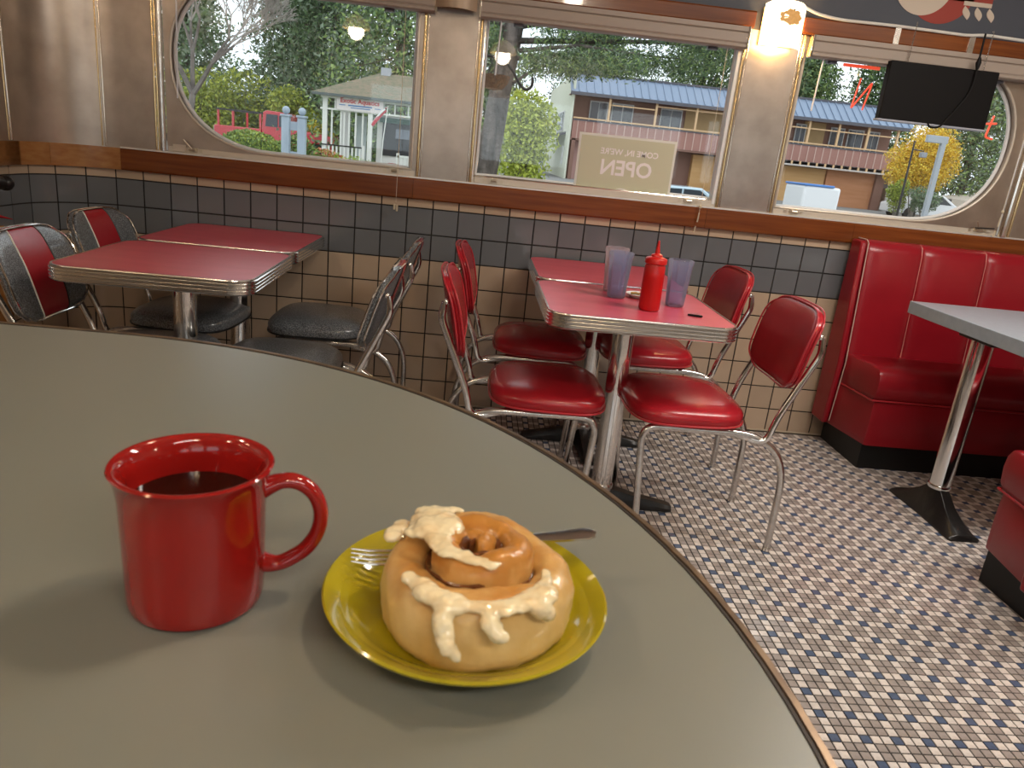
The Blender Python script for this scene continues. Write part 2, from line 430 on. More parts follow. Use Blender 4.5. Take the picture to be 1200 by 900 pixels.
for x0, x1 in ((1.04, 1.252), (2.35, 2.578)):
    MB().box(x0, x1, -.004, .11, 1.018, 1.735).build('steel_panel', steel, wall_back)
for x in (1.033, 1.259, 2.342, 2.585): xstrip(x, .0065, brass)
for x in (1.046, 1.246, 2.356, 2.572): xstrip(x, .003, steel_sm)
MB().box(3.70, 4.6, -.002, .11, 1.018, 1.735).build('steel_panel', steel, wall_back)
MB().tube([(3.655, -.012, 1.018), (3.655, -.012, 1.735)], .018, 14).build('trim_strip', steel_sm, wall_back)
MB().tube([(3.688, -.006, 1.018), (3.688, -.006, 1.735)], .007, 10).build('trim_strip', brass, wall_back)
# mural figure on the slate wall (flat paint, out of the top of the picture)
def disc(cx, cz, r, y, n=48, t=.0012, rz=None):
    rz = rz or r; return MB().prism([(cx+r*math.cos(2*PI*k/n), cz+rz*math.sin(2*PI*k/n)) for k in range(n)], y, y-t, ax='y')
disc(3.115, 1.985, .148, -.0002).build('mural_shape', m_red, wall_back)
disc(3.035, 1.985, .125, -.0016).build('mural_shape', m_cream, wall_back)
MB().box(3.13, 3.335, -.0014, 0, 1.93, 2.10).build('mural_shape', m_red, wall_back)
MB().box(3.215, 3.335, -.0026, 0, 1.917, 1.933).build('mural_shape', m_cream, wall_back)
for x in (3.235, 3.287, 3.34):
    pts = [(x-.012+.022*t+(.016*math.sin(PI*t)*s_), 1.915-.05*t) for s_ in (1, -1) for t in ([i/6 for i in range(7)] if s_ > 0 else [1-i/6 for i in range(1, 6)])]
    MB().prism(pts, -.0004, -.0034, ax='y').build('mural_shape', m_cream, wall_back)
# back part of the room (behind the camera): right wall and the opposite window side
tag(MB().box(ROOM_X1, ROOM_X1+.1, ROOM_Y0, .12, 0, CEIL).build('wall_right', mat('wall_cream', (.50, .42, .34), .5, noise=(3, (.46, .38, .3), 2, .3, .7))), kind='structure')
wf = MB().box(-.47, ROOM_X1, ROOM_Y0-.1, ROOM_Y0, 0, 1.03).box(-.47, ROOM_X1, ROOM_Y0-.1, ROOM_Y0, 1.72, CEIL)
for x0, x1 in ((-.47, 0.0), (1.0, 1.3), (2.3, 2.6), (3.6, 3.9), (4.9, 5.2)): wf.box(x0, x1, ROOM_Y0-.1, ROOM_Y0, 1.03, 1.72)
wf = tag(wf.build('wall_front', steel, smooth=False), kind='structure')
for n_, (x0, x1) in enumerate(((0, 1), (1.3, 2.3), (2.6, 3.6), (3.9, 4.9))):
    tag(MB().box(x0, x1, ROOM_Y0-.05, ROOM_Y0-.045, 1.03, 1.72).build('window_%d' % (n_+4), pane), kind='structure')

# windows ------------------------------------------------------------
ZB, ZT = 1.022, 1.735
def surround(mb, x0, x1, z0, z1, loop, y0, y1, cx, cz, mi=0):
    """plate x0..x1,z0..z1 with an opening"""
    n = len(loop); outer = []
    for (a, b) in loop:
        dx, dz = a-cx, b-cz; t = 1e9
        if dx > 1e-9: t = min(t, (x1-cx)/dx)
        if dx < -1e-9: t = min(t, (x0-cx)/dx)
        if dz > 1e-9: t = min(t, (z1-cz)/dz)
        if dz < -1e-9: t = min(t, (z0-cz)/dz)
        outer.append((cx+dx*t, cz+dz*t))
    # snap the nearest sample to each corner
    for c in ((x0, z0), (x1, z0), (x1, z1), (x0, z1)):
        k = min(range(n), key=lambda i: (outer[i][0]-c[0])**2+(outer[i][1]-c[1])**2); outer[k] = c
    vs = [(a, y0, b) for a, b in loop]+[(a, y0, b) for a, b in outer]+[(a, y1, b) for a, b in loop]+[(a, y1, b) for a, b in outer]
    fs = []
    for i in range(n):
        j = (i+1) % n
        fs += [(i, j, n+j, n+i), (2*n+i, 3*n+i, 3*n+j, 2*n+j), (i, 2*n+i, 2*n+j, j), (n+i, n+j, 3*n+j, 3*n+i)]
    return mb.add(vs, fs, mi)
def opening(x0, x1, z0, z1, round_side, a=.40, n=28):
    zc = (z0+z1)/2; b = (z1-z0)/2; r = .012
    out = []
    def densify(p, q, m=10): return [(p[0]+(q[0]-p[0])*i/m, p[1]+(q[1]-p[1])*i/m) for i in range(m)]
    def se(t, ex=2.25):
        c, s = math.cos(t), math.sin(t); return (math.copysign(abs(c)**(2/ex), c), math.copysign(abs(s)**(2/ex), s))
    if round_side == 'l':
        xc = x0+a; arcp = [(xc+a*se(PI/2+PI*i/n)[0], zc+b*se(PI/2+PI*i/n)[1]) for i in range(n+1)]
        return arcp[:-1]+densify((xc, z0), (x1, z0), 12)+densify((x1, z0), (x1, z1), 10)+densify((x1, z1), (xc, z1), 12)
    if round_side == 'r':
        xc = x1-a; arcp = [(xc+a*se(-PI/2+PI*i/n)[0], zc+b*se(-PI/2+PI*i/n)[1]) for i in range(n+1)]
        return arcp[:-1]+densify((xc, z1), (x0, z1), 12)+densify((x0, z1), (x0, z0), 10)+densify((x0, z0), (xc, z0), 12)
    return densify((x0, z0), (x1, z0), 14)+densify((x1, z0), (x1, z1), 12)+densify((x1, z1), (x0, z1), 14)+densify((x0, z1), (x0, z0), 12)
def latch(parent, x, z, lever=False):
    mb = MB().box(x-.02, x+.02, -.012, .012, z-.008, z+.008).box(x-.045, x-.032, -.006, .012, z-.008, z+.004)
    mb.box(x+.028, x+.040, -.006, .012, z-.008, z+.004).tube([(x-.012, -.013, z), (x+.012, -.013, z)], .006, 8)
    if lever: mb.tube([(x, -.012, z), (x-.03, -.03, z+.038)], .0035, 8)
    mb.build('latch', mat('latch_metal', (.62, .54, .42), .35, metal=.9), parent)
def clip(parent, x, z):
    MB().box(x-.02, x+.02, -.006, .02, z-.012, z+.006).box(x-.014, x+.014, -.016, -.002, z-.012, z-.006).build('sash_clip', mat('grey_clip', (.12, .12, .15), .4), parent)
def make_window(i, x0, x1, ox0, ox1, side):
    oz0, oz1 = 1.046, 1.725 if side == 'm' else 1.76
    top = 1.735
    loop = opening(ox0, ox1, oz0, oz1 if side == 'm' else 1.732, side)
    mb = MB(); surround(mb, x0, x1, ZB-.004, 1.7349, loop, .0, .05, (ox0+ox1)/2, 1.38)
    w = tag(mb.build('window_%d' % i, steel if side != 'm' else sash, angle=30), kind='structure')
    # raised inner ring
    cx, cz = (ox0+ox1)/2, 1.39
    ring = MB(); ring.tube([(a, .002, b) for a, b in loop], .0055, 8, closed=True); ring.build('opening_bead', steel_sm if side == 'm' else sash, w)
    inner = [(cx+(a-cx)*(1-.008/max(.1, abs(a-cx)+1e-6)) if abs(a-cx) > .01 else a, cz+(b-cz)*.985) for a, b in loop]
    ring2 = MB(); ring2.tube([(a, .034, b) for a, b in inner], .008, 8, closed=True); ring2.build('glazing_bead', sash_w, w)
    MB().prism(loop, .036, .040, ax='y').build('glass_pane', pane, w, smooth=False)
    # lower sash bar and latches, upper white bar with clips
    if side == 'm': MB().box(x0+.01, x1-.01, -.004, .02, ZB-.004, 1.045).build('sash_bar', sash, w, bevel=.002)
    else: MB().box(x0+.005, x1-.005, -.004, .0, ZB-.004, 1.040).build('sash_bar', sash, w, bevel=.001)
    tb = MB().box(max(x0, ox0+(.25 if side == 'l' else 0)), min(x1, ox1-(.22 if side == 'r' else 0)), .012, .03, 1.66, 1.69); tb.build('upper_sash_bar', sash_w, w, bevel=.002)
    return w
w1 = make_window(1, -.006, 1.026, .018, 1.005, 'l')
w2 = make_window(2, 1.266, 2.335, 1.272, 2.328, 'm')
w3 = make_window(3, 2.592, 3.637, 2.602, 3.592, 'r')
latch(w1, .10, 1.034, True); latch(w1, .935, 1.034); latch(w2, 1.36, 1.034); latch(w2, 2.215, 1.034); latch(w3, 2.69, 1.034)
latch(w3, 3.545, 1.036, True); MB().tube([(3.52, -.02, 1.045), (3.60, -.03, 1.05)], .003, 6).build('latch_rod', iron, w3)
MB().box(.02, .07, -.010, -.004, ZB, ZB+.028).build('hinge_plate', sash, w1, bevel=.001)
for w_, xs in ((w1, (.885,)), (w2, (1.405, 2.21)), (w3, (2.72, 3.45))):
    for x in xs: clip(w_, x, 1.655)
MB().box(2.317, 2.331, -.006, .03, 1.03, 1.70).build('side_jamb', sash_w, w2, bevel=.002)
MB().box(1.263, 1.271, -.004, .03, 1.03, 1.70).build('side_jamb', sash_w, w2, bevel=.001)
for w_, x in ((w1, .935), (w1, .063), ):
    pass
MB().box(1.795, 1.85, .008, .012, 1.663, 1.672).build('sash_sticker', m_red, w2)
# roller blinds above the windows
def blind(x0, x1, label, wand, cord):
    r = empty('roller_blind', ((x0+x1)/2, 0, 1.65), 0, label, 'blind')
    xc = (x0+x1)/2
    prof = [(-.002, .003), (-.052, .003), (-.060, .008), (-.060, .016), (-.056, .020), (-.060, .026), (-.060, .058), (-.052, .062), (-.058, .066), (-.058, .084), (-.002, .084)]
    MB().prism(prof, x0-xc, x1-xc, ax='x').build('cassette', cream, r, angle=20)
    for x in (x0, x1-.004): MB().box(x-xc-.002, x-xc+.006, -.062, -.0025, .001, .0845).build('end_cap', steel_sm, r, bevel=.001)
    if wand is not None:
        MB().tube([(wand-xc, -.03, .012), (wand-xc-.008, -.032, -.20 if wand > 1 else -.42)], .0035, 8).build('wand', mat('wand_clear', (.75, .76, .8), .2), r)
    if cord is not None:
        x, ln, kind = cord
        MB().tube([(x-xc, -.034, .01), (x-xc+.001, -.034, -.3), (x-xc, -.036, ln+.02)], .0011, 6).build('cord', mat('cord_cream', (.62, .52, .38), .6), r)
        if kind == 'tag':
            MB().box(x-xc-.010, x-xc-.001, -.042, -.035, ln-.012, ln+.012).box(x-xc+.001, x-xc+.010, -.042, -.035, ln-.018, ln+.010).build('tassel', mat('tassel_beige', (.55, .46, .32), .5), r, bevel=.002)
        else:
            MB().ball((x-xc, -.038, ln+.075), .008, 8, 6, sc=(1, .7, 1)).tube([(x-xc, -.036, ln+.05), (x-xc-.002, -.036, ln+.01)], .003, 6).tube([(x-xc-.006, -.036, ln-.008), (x-xc-.009, -.036, ln-.035)], .003, 6).build('tassel', mat('tassel_beige', (.55, .46, .32), .5), r)
    return r
blind(.05, 1.075, 'beige roller blind case above the window nearest the rounded corner', .062, (.953, -.763, 'tag'))
blind(1.245, 2.335, 'beige roller blind case above the middle window with the open sign', 1.335, (2.262, -.71, 'ball'))
blind(2.60, 3.63, 'beige roller blind case above the right window, behind the hanging black sign box', 2.67, (3.61, -.6, 'none'))

# wall sconces ----------------------------------------------------------
def sconce(x, lit, label):
    r = empty('wall_sconce', (x, -.004, 1.67), 0, label, 'lamp')
    w = .083
    em = mat('sconce_glass_lit', (.9, .8, .6), .4, emit=(1, .84, .55), estr=2.6, noise=(30, (.85, .7, .5), 2, .4, .6)) if lit else mat('sconce_glass_dark', (.40, .29, .20), .4, metal=.2)
    ring = []
    for i in range(13):
        t = -1+2*i/12; y = -.055-.045*(1-t*t)
        ring.append([(w*t, y, 0), (w*t, y, .155+.012*(1-abs(t)**6)), (w*t, y+.004, .155+.012*(1-abs(t)**6)), (w*t, y+.004, 0)])
    MB().grid(ring, wrap=True).build('shade', em, r)
    MB().box(-w+.01, w-.01, -.012, -.0005, .01, .15).box(-.01, .01, -.098, -.01, .07, .078).build('back_plate', brass, r)
    if lit:
        # scorched patch on the glass
        mb = MB(); vs = []; n = 40; R0 = .036
        for layer, (sc_, yo) in enumerate(((1, -.0008), )):
            pts = []
            for k in range(n):
                a = 2*PI*k/n; rr = R0*(1+.10*math.sin(7*a+1)+.07*math.sin(17*a))
                px = .018+rr*1.15*math.cos(a)-.01*(math.cos(a) < 0)*abs(math.cos(a)); pz = .108+rr*.75*math.sin(a)
                t = px/w; pts.append((px, -.055-.045*(1-t*t)-.0035, pz))
            t = .018/w; c = (.018, -.055-.045*(1-t*t)-.0040, .108)
            mb.add([c]+pts, [(0, 1+k, 1+(k+1) % n) for k in range(n)])
        mb.build('scorch_mark', mat('scorched', (.30, .17, .07), .6, emit=(.9, .45, .12), estr=.55, noise=(80, (.2, .1, .04), 3, .4, .7)), r)
        MB().ball((.02, -.101, .135), .0035, 8, 6).build('screw', iron, r)
        for z, e, ty in ((.02, SCONCE_W, 1),):
            l = bpy.data.lights.new('sconce_bulb', 'POINT'); l.energy = e; l.color = (1, .66, .30); l.shadow_soft_size = .02
            lo = bpy.data.objects.new('sconce_bulb', l); COL.objects.link(lo); lo.parent = r; lo.location = (0, -.035, z)
    return r
sconce(2.4625, True, 'lit wall sconce with scorched glass on the steel pier between the middle and right windows')
sconce(1.15, False, 'dark wall sconce at the top of the pier between the left and middle windows')
# white cable along the upper rail
pts = [(2.545, -.03, 1.835), (2.60, -.032, 1.815), (2.70, -.03, 1.803), (2.95, -.030, 1.806), (3.25, -.03, 1.802), (3.32, -.03, 1.812), (3.6, -.03, 1.806), (4.2, -.03, 1.806)]
c = MB().tube(fillet(pts, .05), .006, 8).build('cable', white_pl); tag(c, 'white cable running from the lit sconce along the upper wood rail', 'cable')
# hanging black sign box
r = empty('hanging_sign', (3.16, -.07, 1.445), 0, 'flat black sign box hanging by chains in front of the right window', 'sign')
MB().box(-.232, .232, -.018, .018, 0, .225).build('housing', black_pl, r, bevel=.004)
MB().box(-.235, .235, -.020, .020, -.006, .0015).build('bottom_trim', mat('sign_trim', (.35, .36, .42), .4), r, bevel=.001)
for x in (-.155, .17):
    mb = MB(); n = 26
    for k in range(n):
        z = .228+.15*k/n
        mb.tube([(x+.0022*math.cos(a)*(k % 2 or .3), 0+.0022*math.cos(a)*(0 if k % 2 else 1), z+.0045*math.sin(a)) for a in [2*PI*i/8 for i in range(8)]], .0008, 4, closed=True)
    mb.build('chain', chrome_w, r)
mb = MB().tube(fillet([(.125, -.02, .36), (.122, -.028, .24), (.128, -.024, .14), (.06, -.024, .03), (.03, -.022, -.012), (-.01, -.021, -.012), (-.02, -.019, .004)], .05), .004, 8)
mb.tube([(.124, -.026, .27), (.1235, -.027, .25), (.1245, -.027, .225)], [.006, .011, .006], 8); mb.build('power_cord', black_pl, r)
for x in (2.955, 3.275):
    b = MB().box(x-.012, x+.012, -.030, -.0265, 1.735, 1.808).box(x-.012, x+.012, -.0265, -.0005, 1.803, 1.808).build('hanging_bracket', chrome_w); tag(b, 'metal bracket over the upper wood rail holding the black sign box, %s' % ('left one' if x < 3.1 else 'right one'), 'bracket')
# neon letters just outside the right window
neon = mat('neon_red', (.8, .1, .05), .3, emit=(.85, .07, .03), estr=1.0)
n_ = MB().tube(fillet([(2.895, .075, 1.61), (2.878, .075, 1.485), (2.950, .075, 1.60), (2.930, .075, 1.485)], .012), .0038, 8)
tag(n_.build('neon_letter', neon), 'red neon letter N glowing left of the black sign box', 'neon sign')
n_ = MB().tube(fillet([(3.515, .06, 1.52), (3.50, .06, 1.43), (3.535, .06, 1.425)], .012), .0045, 8).tube([(3.49, .06, 1.485), (3.535, .06, 1.49)], .0045, 8)
tag(n_.build('neon_letter', neon), 'small red neon letter t glowing right of the black sign box', 'neon sign')
tag(MB().box(2.80, 2.96, .06, .068, 1.648, 1.660).build('neon_bar', neon), 'red neon strip along the top of the right window', 'neon sign')
# OPEN sign
r = empty('open_sign', (1.922, .028, 1.035), 0, 'khaki card sign leaning in the middle window, lettering seen from behind', 'sign')
T = Matrix.Rotation(.0, 4, 'X')
MB().box(-.213, .213, -.002, .002, 0, .236).build('border', mat('sign_border', (.72, .71, .66), .5), r)
MB().box(-.203, .203, -.0032, -.0018, .003, .226).build('face', mat('sign_khaki', (.56, .55, .40), .55), r)
lw = mat('sign_white', (.85, .80, .80), .55)
text_mesh("COME IN, WE'RE", .034, .001, Matrix.Translation((.012, -.0040, .168)) @ XZ, True, bold=True).build('lettering', lw, r, smooth=False)
text_mesh("OPEN", .088, .001, Matrix.Translation((.005, -.0040, .100)) @ XZ, True, bold=True).build('lettering', lw, r, smooth=False)
MB().prism([(-.038, .0), (.038, .0), (.036, .014), (.012, .020), (-.012, .020), (-.036, .014)], -.0045, -.0032, ax='y').build('tape_patch', lw, r)

# ceiling pendants (behind/above the view; some mirror in glass, the right and left-end ones are added for light) -----
for i, (x, y, z) in enumerate(PENDANTS):
    r = empty('pendant_lamp', (x, y, z), 0, ['pendant globe lamp behind the viewer, over the middle of the room', 'pendant globe lamp behind the viewer at the left', 'pendant globe lamp behind the viewer at the right', 'pendant globe lamp above the aisle right of the counter', 'pendant globe lamp high at the left end of the counter'][i], 'lamp', 'pendant lamps')
    MB().lathe([(.03, .30), (.028, .28), (.006, .27), (.006, .13), (.035, .12), (.035, .10)], seg=16).build('stem', brass, r)
    MB().lathe([(.035, .10), (.10, .06), (.125, 0), (.12, -.01), (.10, .04), (.03, .085)], seg=28).build('shade', mat('pendant_shade', (.8, .6, .3), .4, emit=(1, .74, .40), estr=1.2), r)
    l = bpy.data.lights.new('bulb', 'POINT'); l.energy = LAMP_W*(.9, .9, 1.0, 2.1, 1.9)[i]; l.color = (1, .85, .67); l.shadow_soft_size = .07
    lo = bpy.data.objects.new('bulb', l); COL.objects.link(lo); lo.parent = r; lo.location = (0, 0, -.03)
    MB().ball((0, 0, .035), .035, 12, 8).build('bulb_glass', mat('bulb_lit', (1, .9, .7), .4, emit=(1, .78, .45), estr=6), r)

for i, (x, y) in enumerate(((3.1, -1.55), (2.3, -4.3))):  # ceiling fixtures out of view, added to brighten the room
    r = empty('ceiling_fixture', (x, y, CEIL), 0, ['long ceiling light fixture over the booth side', 'long ceiling light fixture behind the viewer'][i], 'lamp')
    MB().box(-.75, .75, -.14, .14, -.06, -.0005).build('housing', white_pl, r, bevel=.01)
    MB().box(-.72, .72, -.12, .12, -.068, -.0605).build('diffuser', mat('diffuser_lit', (.9, .88, .8), .5, emit=(1, .93, .82), estr=2.0), r)
    l = bpy.data.lights.new('tube_light', 'AREA'); l.shape = 'RECTANGLE'; l.size = 1.4; l.size_y = .22; l.energy = FILL_FIXTURE_W*(1.3, .75)[i]; l.color = (1, .93, .84)
    lo = bpy.data.objects.new('tube_light', l); COL.objects.link(lo); lo.parent = r; lo.location = (0, 0, -.072)

# ================================================================== FURNITURE
def pad_pt(u, v, Wd, H, n=4.2):
    """squircle mapping of the unit square"""
    x = u*math.sqrt(max(0, 1-.34*abs(v)**6)); y = v*math.sqrt(max(0, 1-.34*abs(u)**6))
    return x*Wd, y*H
US = [-1, -.985, -.95, -.88, -.78, -.6, -.4, -.2, 0, .2, .4, .6, .78, .88, .95, .985, 1]
def back_surface(Wd, H, T, us, side, lean, xc, zc, curve):
    rows = []
    for v in US:
        row = []
        for u in us:
            a, b = pad_pt(u, v, Wd, H)
            e = math.sqrt(max(0, 1-abs(u)**16))*math.sqrt(max(0, 1-abs(v)**14))
            d = side*T*(.62*e + .38*(1-u*u)*(1-v*v)*(e > 0))
            x = xc - math.tan(lean)*b + curve*(a/Wd)**2 - .010*max(0, v)**2 + d
            row.append((x, a, zc+b))
        rows.append(row)
    return rows
def backrest_mesh(us, Wd, H, T, lean, xc, zc, curve):
    mb = MB(); mb.grid(back_surface(Wd, H, T, us, 1, lean, xc, zc, curve)); mb.grid(back_surface(Wd, H, T, us, -1, lean, xc, zc, curve))
    f = back_surface(Wd, H, T, us, 1, lean, xc, zc, curve); b = back_surface(Wd, H, T, us, -1, lean, xc, zc, curve)
    for k in (0, -1): mb.grid([[r[k] for r in f], [r[k] for r in b]])
    return mb
def seat_mesh(x0, x1, hw, z0, z1, dome, n=3.6, front_wide=1.0):
    mb = MB(); N = 44; xc = (x0+x1)/2; a = (x1-x0)/2
    rings = [(.90, z0), (.985, z0+.006), (1.0, (z0+z1)/2-.004), (.995, (z0+z1)/2+.008), (.955, z1-.005), (.86, z1+dome*.35), (.6, z1+dome*.8), (.3, z1+dome), (.02, z1+dome)]
    pts = []
    for s, z in rings:
        row = []
        for k in range(N):
            t = 2*PI*k/N; c, q = math.cos(t), math.sin(t)
            X = math.copysign(abs(c)**(2/n), c); Y = math.copysign(abs(q)**(2/n), q)
            row.append((xc+a*s*X, hw*s*Y*(1+.05*X), z))
        pts.append(row)
    mb.grid(pts, wrap=True); o = len(mb.v)
    mb.f.append(tuple(range(N))[::-1]); mb.m.append(0); mb.f.append(tuple(o-N+k for k in range(N))); mb.m.append(0)
    return mb
def make_chair(style):
    r = empty('diner_chair', (0, 0, 0)); red = style == 'red'
    lean = math.radians(11 if red else 17); zc = .672; H = .128; xc = -.325 if red else -.33
    sm = seat_mesh(-.19, .185, .208, .418, .465, .018); sm.build('seat', vinyl if red else glitter, r)
    rim = MB(); N = 44
    pp = []
    for k in range(N):
        t = 2*PI*k/N; c, q = math.cos(t), math.sin(t); X = math.copysign(abs(c)**(2/3.6), c); Y = math.copysign(abs(q)**(2/3.6), q)
        pp.append((-.0025+.1875*X, .208*Y*(1+.05*X), .4215))
    rim.tube(pp, .0035, 6, closed=True); rim.build('seat_piping', piping_red if red else piping_k, r)
    Wd, T, curve = .193, .021, .022
    if red:
        backrest_mesh(US, Wd, H, T, lean, xc, zc, curve).build('backrest', vinyl, r)
        b = r.children[-1]
    else:
        usl = [u for u in US if u < -.4]+[-.40]; usr = [.40]+[u for u in US if u > .4]
        b = backrest_mesh([-.41, -.2, 0, .2, .41], Wd*.99, H*.985, T*.93, lean, xc, zc, curve).build('backrest', glitter, r)
        for us in (usl, usr): backrest_mesh(us, Wd, H, T, lean, xc, zc, curve).build('side_pad', glitter, b)
        backrest_mesh([-.39, -.3, -.15, 0, .15, .3, .39], Wd, H, T+.001, lean, xc, zc, curve).build('centre_stripe', vinyl, b)['label'] = 'red vinyl stripe down the grey backrest'
        for u in (-.405, .405):
            for sd, m_ in ((1, piping_w if u < 0 else piping_k), (-1, piping_k)):
                rows = back_surface(Wd, H, T+.001, [u, u*.96], sd, lean, xc, zc, curve)
                MB().tube([p[0] for p in rows[1:-1]], .0024, 6).build('stripe_piping', m_, b)
    # edge piping front and back
    for off in (.010, -.010):
        ring = []
        edge = [(u, -1) for u in US]+[(1, v) for v in US[1:]]+[(u, 1) for u in US[::-1][1:]]+[(-1, v) for v in US[::-1][1:-1]]
        for u, v in edge:
            a, bz = pad_pt(u, v, Wd*1.004, H*1.004); ring.append((xc-math.tan(lean)*bz+curve*(a/Wd)**2-.010*max(0, v)**2+off, a, zc+bz))
        MB().tube(ring, .0032, 6, closed=True).build('edge_piping', piping_red if red else chrome, b)
    # frame
    for s in (-1, 1):
        y = .172*s
        leg = fillet([(.13, .185*s, 0), (.145, y, .39), (-.16, y, .398), (-.335, y, .33), (-.325, .178*s, 0)], [.07, .10, .16, ], 8) if False else \
            fillet([(.12, .188*s, 0), (.15, y, .402), (-.325, y, .40), (-.325, .178*s, 0)], [.055, .19], 10)
        MB().tube(leg, .0115, 10).build('leg_frame', chrome_w, r)
        zt = zc+.055; xt = xc-math.tan(lean)*(zt-zc)-T*.5+.016
        bt = fillet([(.10, .150*s, .408), (-.10, .160*s, .408), (-.245, .178*s, .375), (-.262, .18*s, .46), (xt-.024, .18*s, zt-.05), (xt-.018+.0, .178*s, zt)], [.03, .035, .05, .02], 5)
        MB().tube(bt, [.011]*(len(bt)-1)+[.009], 10, flat=1.0).build('back_tube', chrome, r)
        MB().ball((xt-.012, .178*s, zt), .009, 10, 6).build('bolt_cap', chrome, r)
        for lx in ((.12, .188*s), (-.325, .178*s)):
            MB().lathe([(.0128, .0005), (.0135, .003), (.0125, .016)], (lx[0], lx[1], 0), 12).build('foot_glide', chrome_w, r)
    for xb in (.09, -.13): MB().tube([(xb, -.17, .400), (xb, .17, .400)], .009, 8).build('cross_bar', chrome_w, r)
    return r
red0 = make_chair('red'); grey0 = make_chair('grey')
def place(proto, first, x, y, rz, label, group):
    o = proto if first else copy_tree(proto)
    o.location = (x, y, 0); o.rotation_euler = (0, 0, rz); tag(o, label, 'chair', group); return o
GR, GG = 'red vinyl diner chairs', 'grey glitter diner chairs with red stripe'
place(red0, True, 2.012, -1.0, PI, 'red vinyl chrome chair on the right of the ketchup table, nearer the aisle', GR)
place(red0, False, 2.03, -.34, PI+.02, 'red vinyl chrome chair at the right, against the wall behind the ketchup table', GR)
place(red0, False, 1.575, -.975, 0, 'red vinyl chrome chair on the left of the ketchup table, nearest the counter', GR)
place(red0, False, 1.60, -.36, -.03, 'red vinyl chrome chair on the left, next to the tiled wall, behind another red chair', GR)
place(grey0, True, .31, -.985, 0, 'grey glitter chair with red stripe at the far left edge, facing the front red table', GG)
place(grey0, False, .235, -.42, -.06, 'grey glitter chair with red stripe on the left, close to the wall corner', GG)
place(grey0, False, .705, -.965, PI, 'grey glitter chair seen from behind right of the left tables, nearer the counter', GG)
place(grey0, False, .715, -.36, PI, 'grey glitter chair right of the left tables, against the tiled wall', GG)

def make_table(w, d, ht=.735):
    r = empty('diner_table', (0, 0, 0)); x, y = w/2, d/2
    L = rrect(-x+.003, x-.003, -y+.003, y-.003, .065, 8)
    MB().prism(L, ht-.02, ht).build('tabletop', redlam, r, smooth=False, bevel=.0008)
    # ribbed metal edge
    prof = [(-.002, .0005), (.003, .0012)]
    zs = [0.0, -.042]; n = 4; prof = [(-.004, .0010), (.002, .0012)]
    for k in range(n):
        z0 = -.002-k*.0105
        prof += [(.003, z0), (.0065, z0-.0025), (.0065, z0-.0065), (.003, z0-.009)]
    prof += [(.002, -.044), (-.008, -.044)]
    rows = []
    for o_, z in prof: rows.append([(a, b, ht+z) for a, b in offs(L, o_)])
    mb = MB(); mb.grid(rows, wrap=True); mb.build('ribbed_edge', alu, r, angle=25)
    MB().prism(rrect(-x+.02, x-.02, -y+.02, y-.02, .05), ht-.040, ht-.0205).build('core_board', mat('table_core', (.10, .06, .035), .7), r, smooth=False)
    MB().box(-.12, .12, -.12, .12, ht-.05, ht-.0405).build('mounting_plate', iron, r, bevel=.003)
    MB().lathe([(.036, .07), (.036, ht-.05)], seg=28).build('column', chrome, r)
    MB().lathe([(.040, .062), (.043, .075), (.040, .09), (.036, .095)], seg=28).build('collar', chrome_w, r)
    for k in range(4):
        a = k*PI/2; M = Matrix.Rotation(a, 4, 'Z')
        mb = MB(); secs = [(.0, .034, .075), (.05, .033, .07), (.12, .028, .052), (.20, .026, .036), (.235, .030, .028), (.258, .022, .022), (.262, .008, .016)]
        rows = []
        for q, hw, hh in secs:
            rows.append([(q, -hw, .004), (q, -hw, hh*.6), (q, -hw*.6, hh), (q, hw*.6, hh), (q, hw, hh*.6), (q, hw, .004)])
        mb.grid(rows, wrap=True); mb.f.append((0, 1, 2, 3, 4, 5)); mb.m.append(0); o = len(mb.v)-6; mb.f.append(tuple(o+i for i in range(6))); mb.m.append(0)
        mb.build('base_arm', iron, r, M=M)
        MB().lathe([(.012, 0.0), (.012, .006)], (.235*math.cos(a), .235*math.sin(a), 0), 12).build('foot_pad', black_rub, r)
    return r
GT = 'red laminate diner tables'
tb = make_table(.572, .575)
def place_t(first, x, y, label, rz=0):
    o = tb if first else copy_tree(tb)
    o.location = (x, y, 0); o.rotation_euler = (0, 0, rz); tag(o, label, 'table', GT)
place_t(True, 1.815, -.930, 'red laminate table with ribbed metal edge holding the ketchup bottle')
place_t(False, 1.826, -.335, 'red laminate table against the wall, behind the ketchup table')
place_t(False, .385, -.895, 'empty red laminate table at the left, in front of its twin', .02)
place_t(False, .375, -.300, 'empty red laminate table at the left, pushed to the tiled wall', .0)

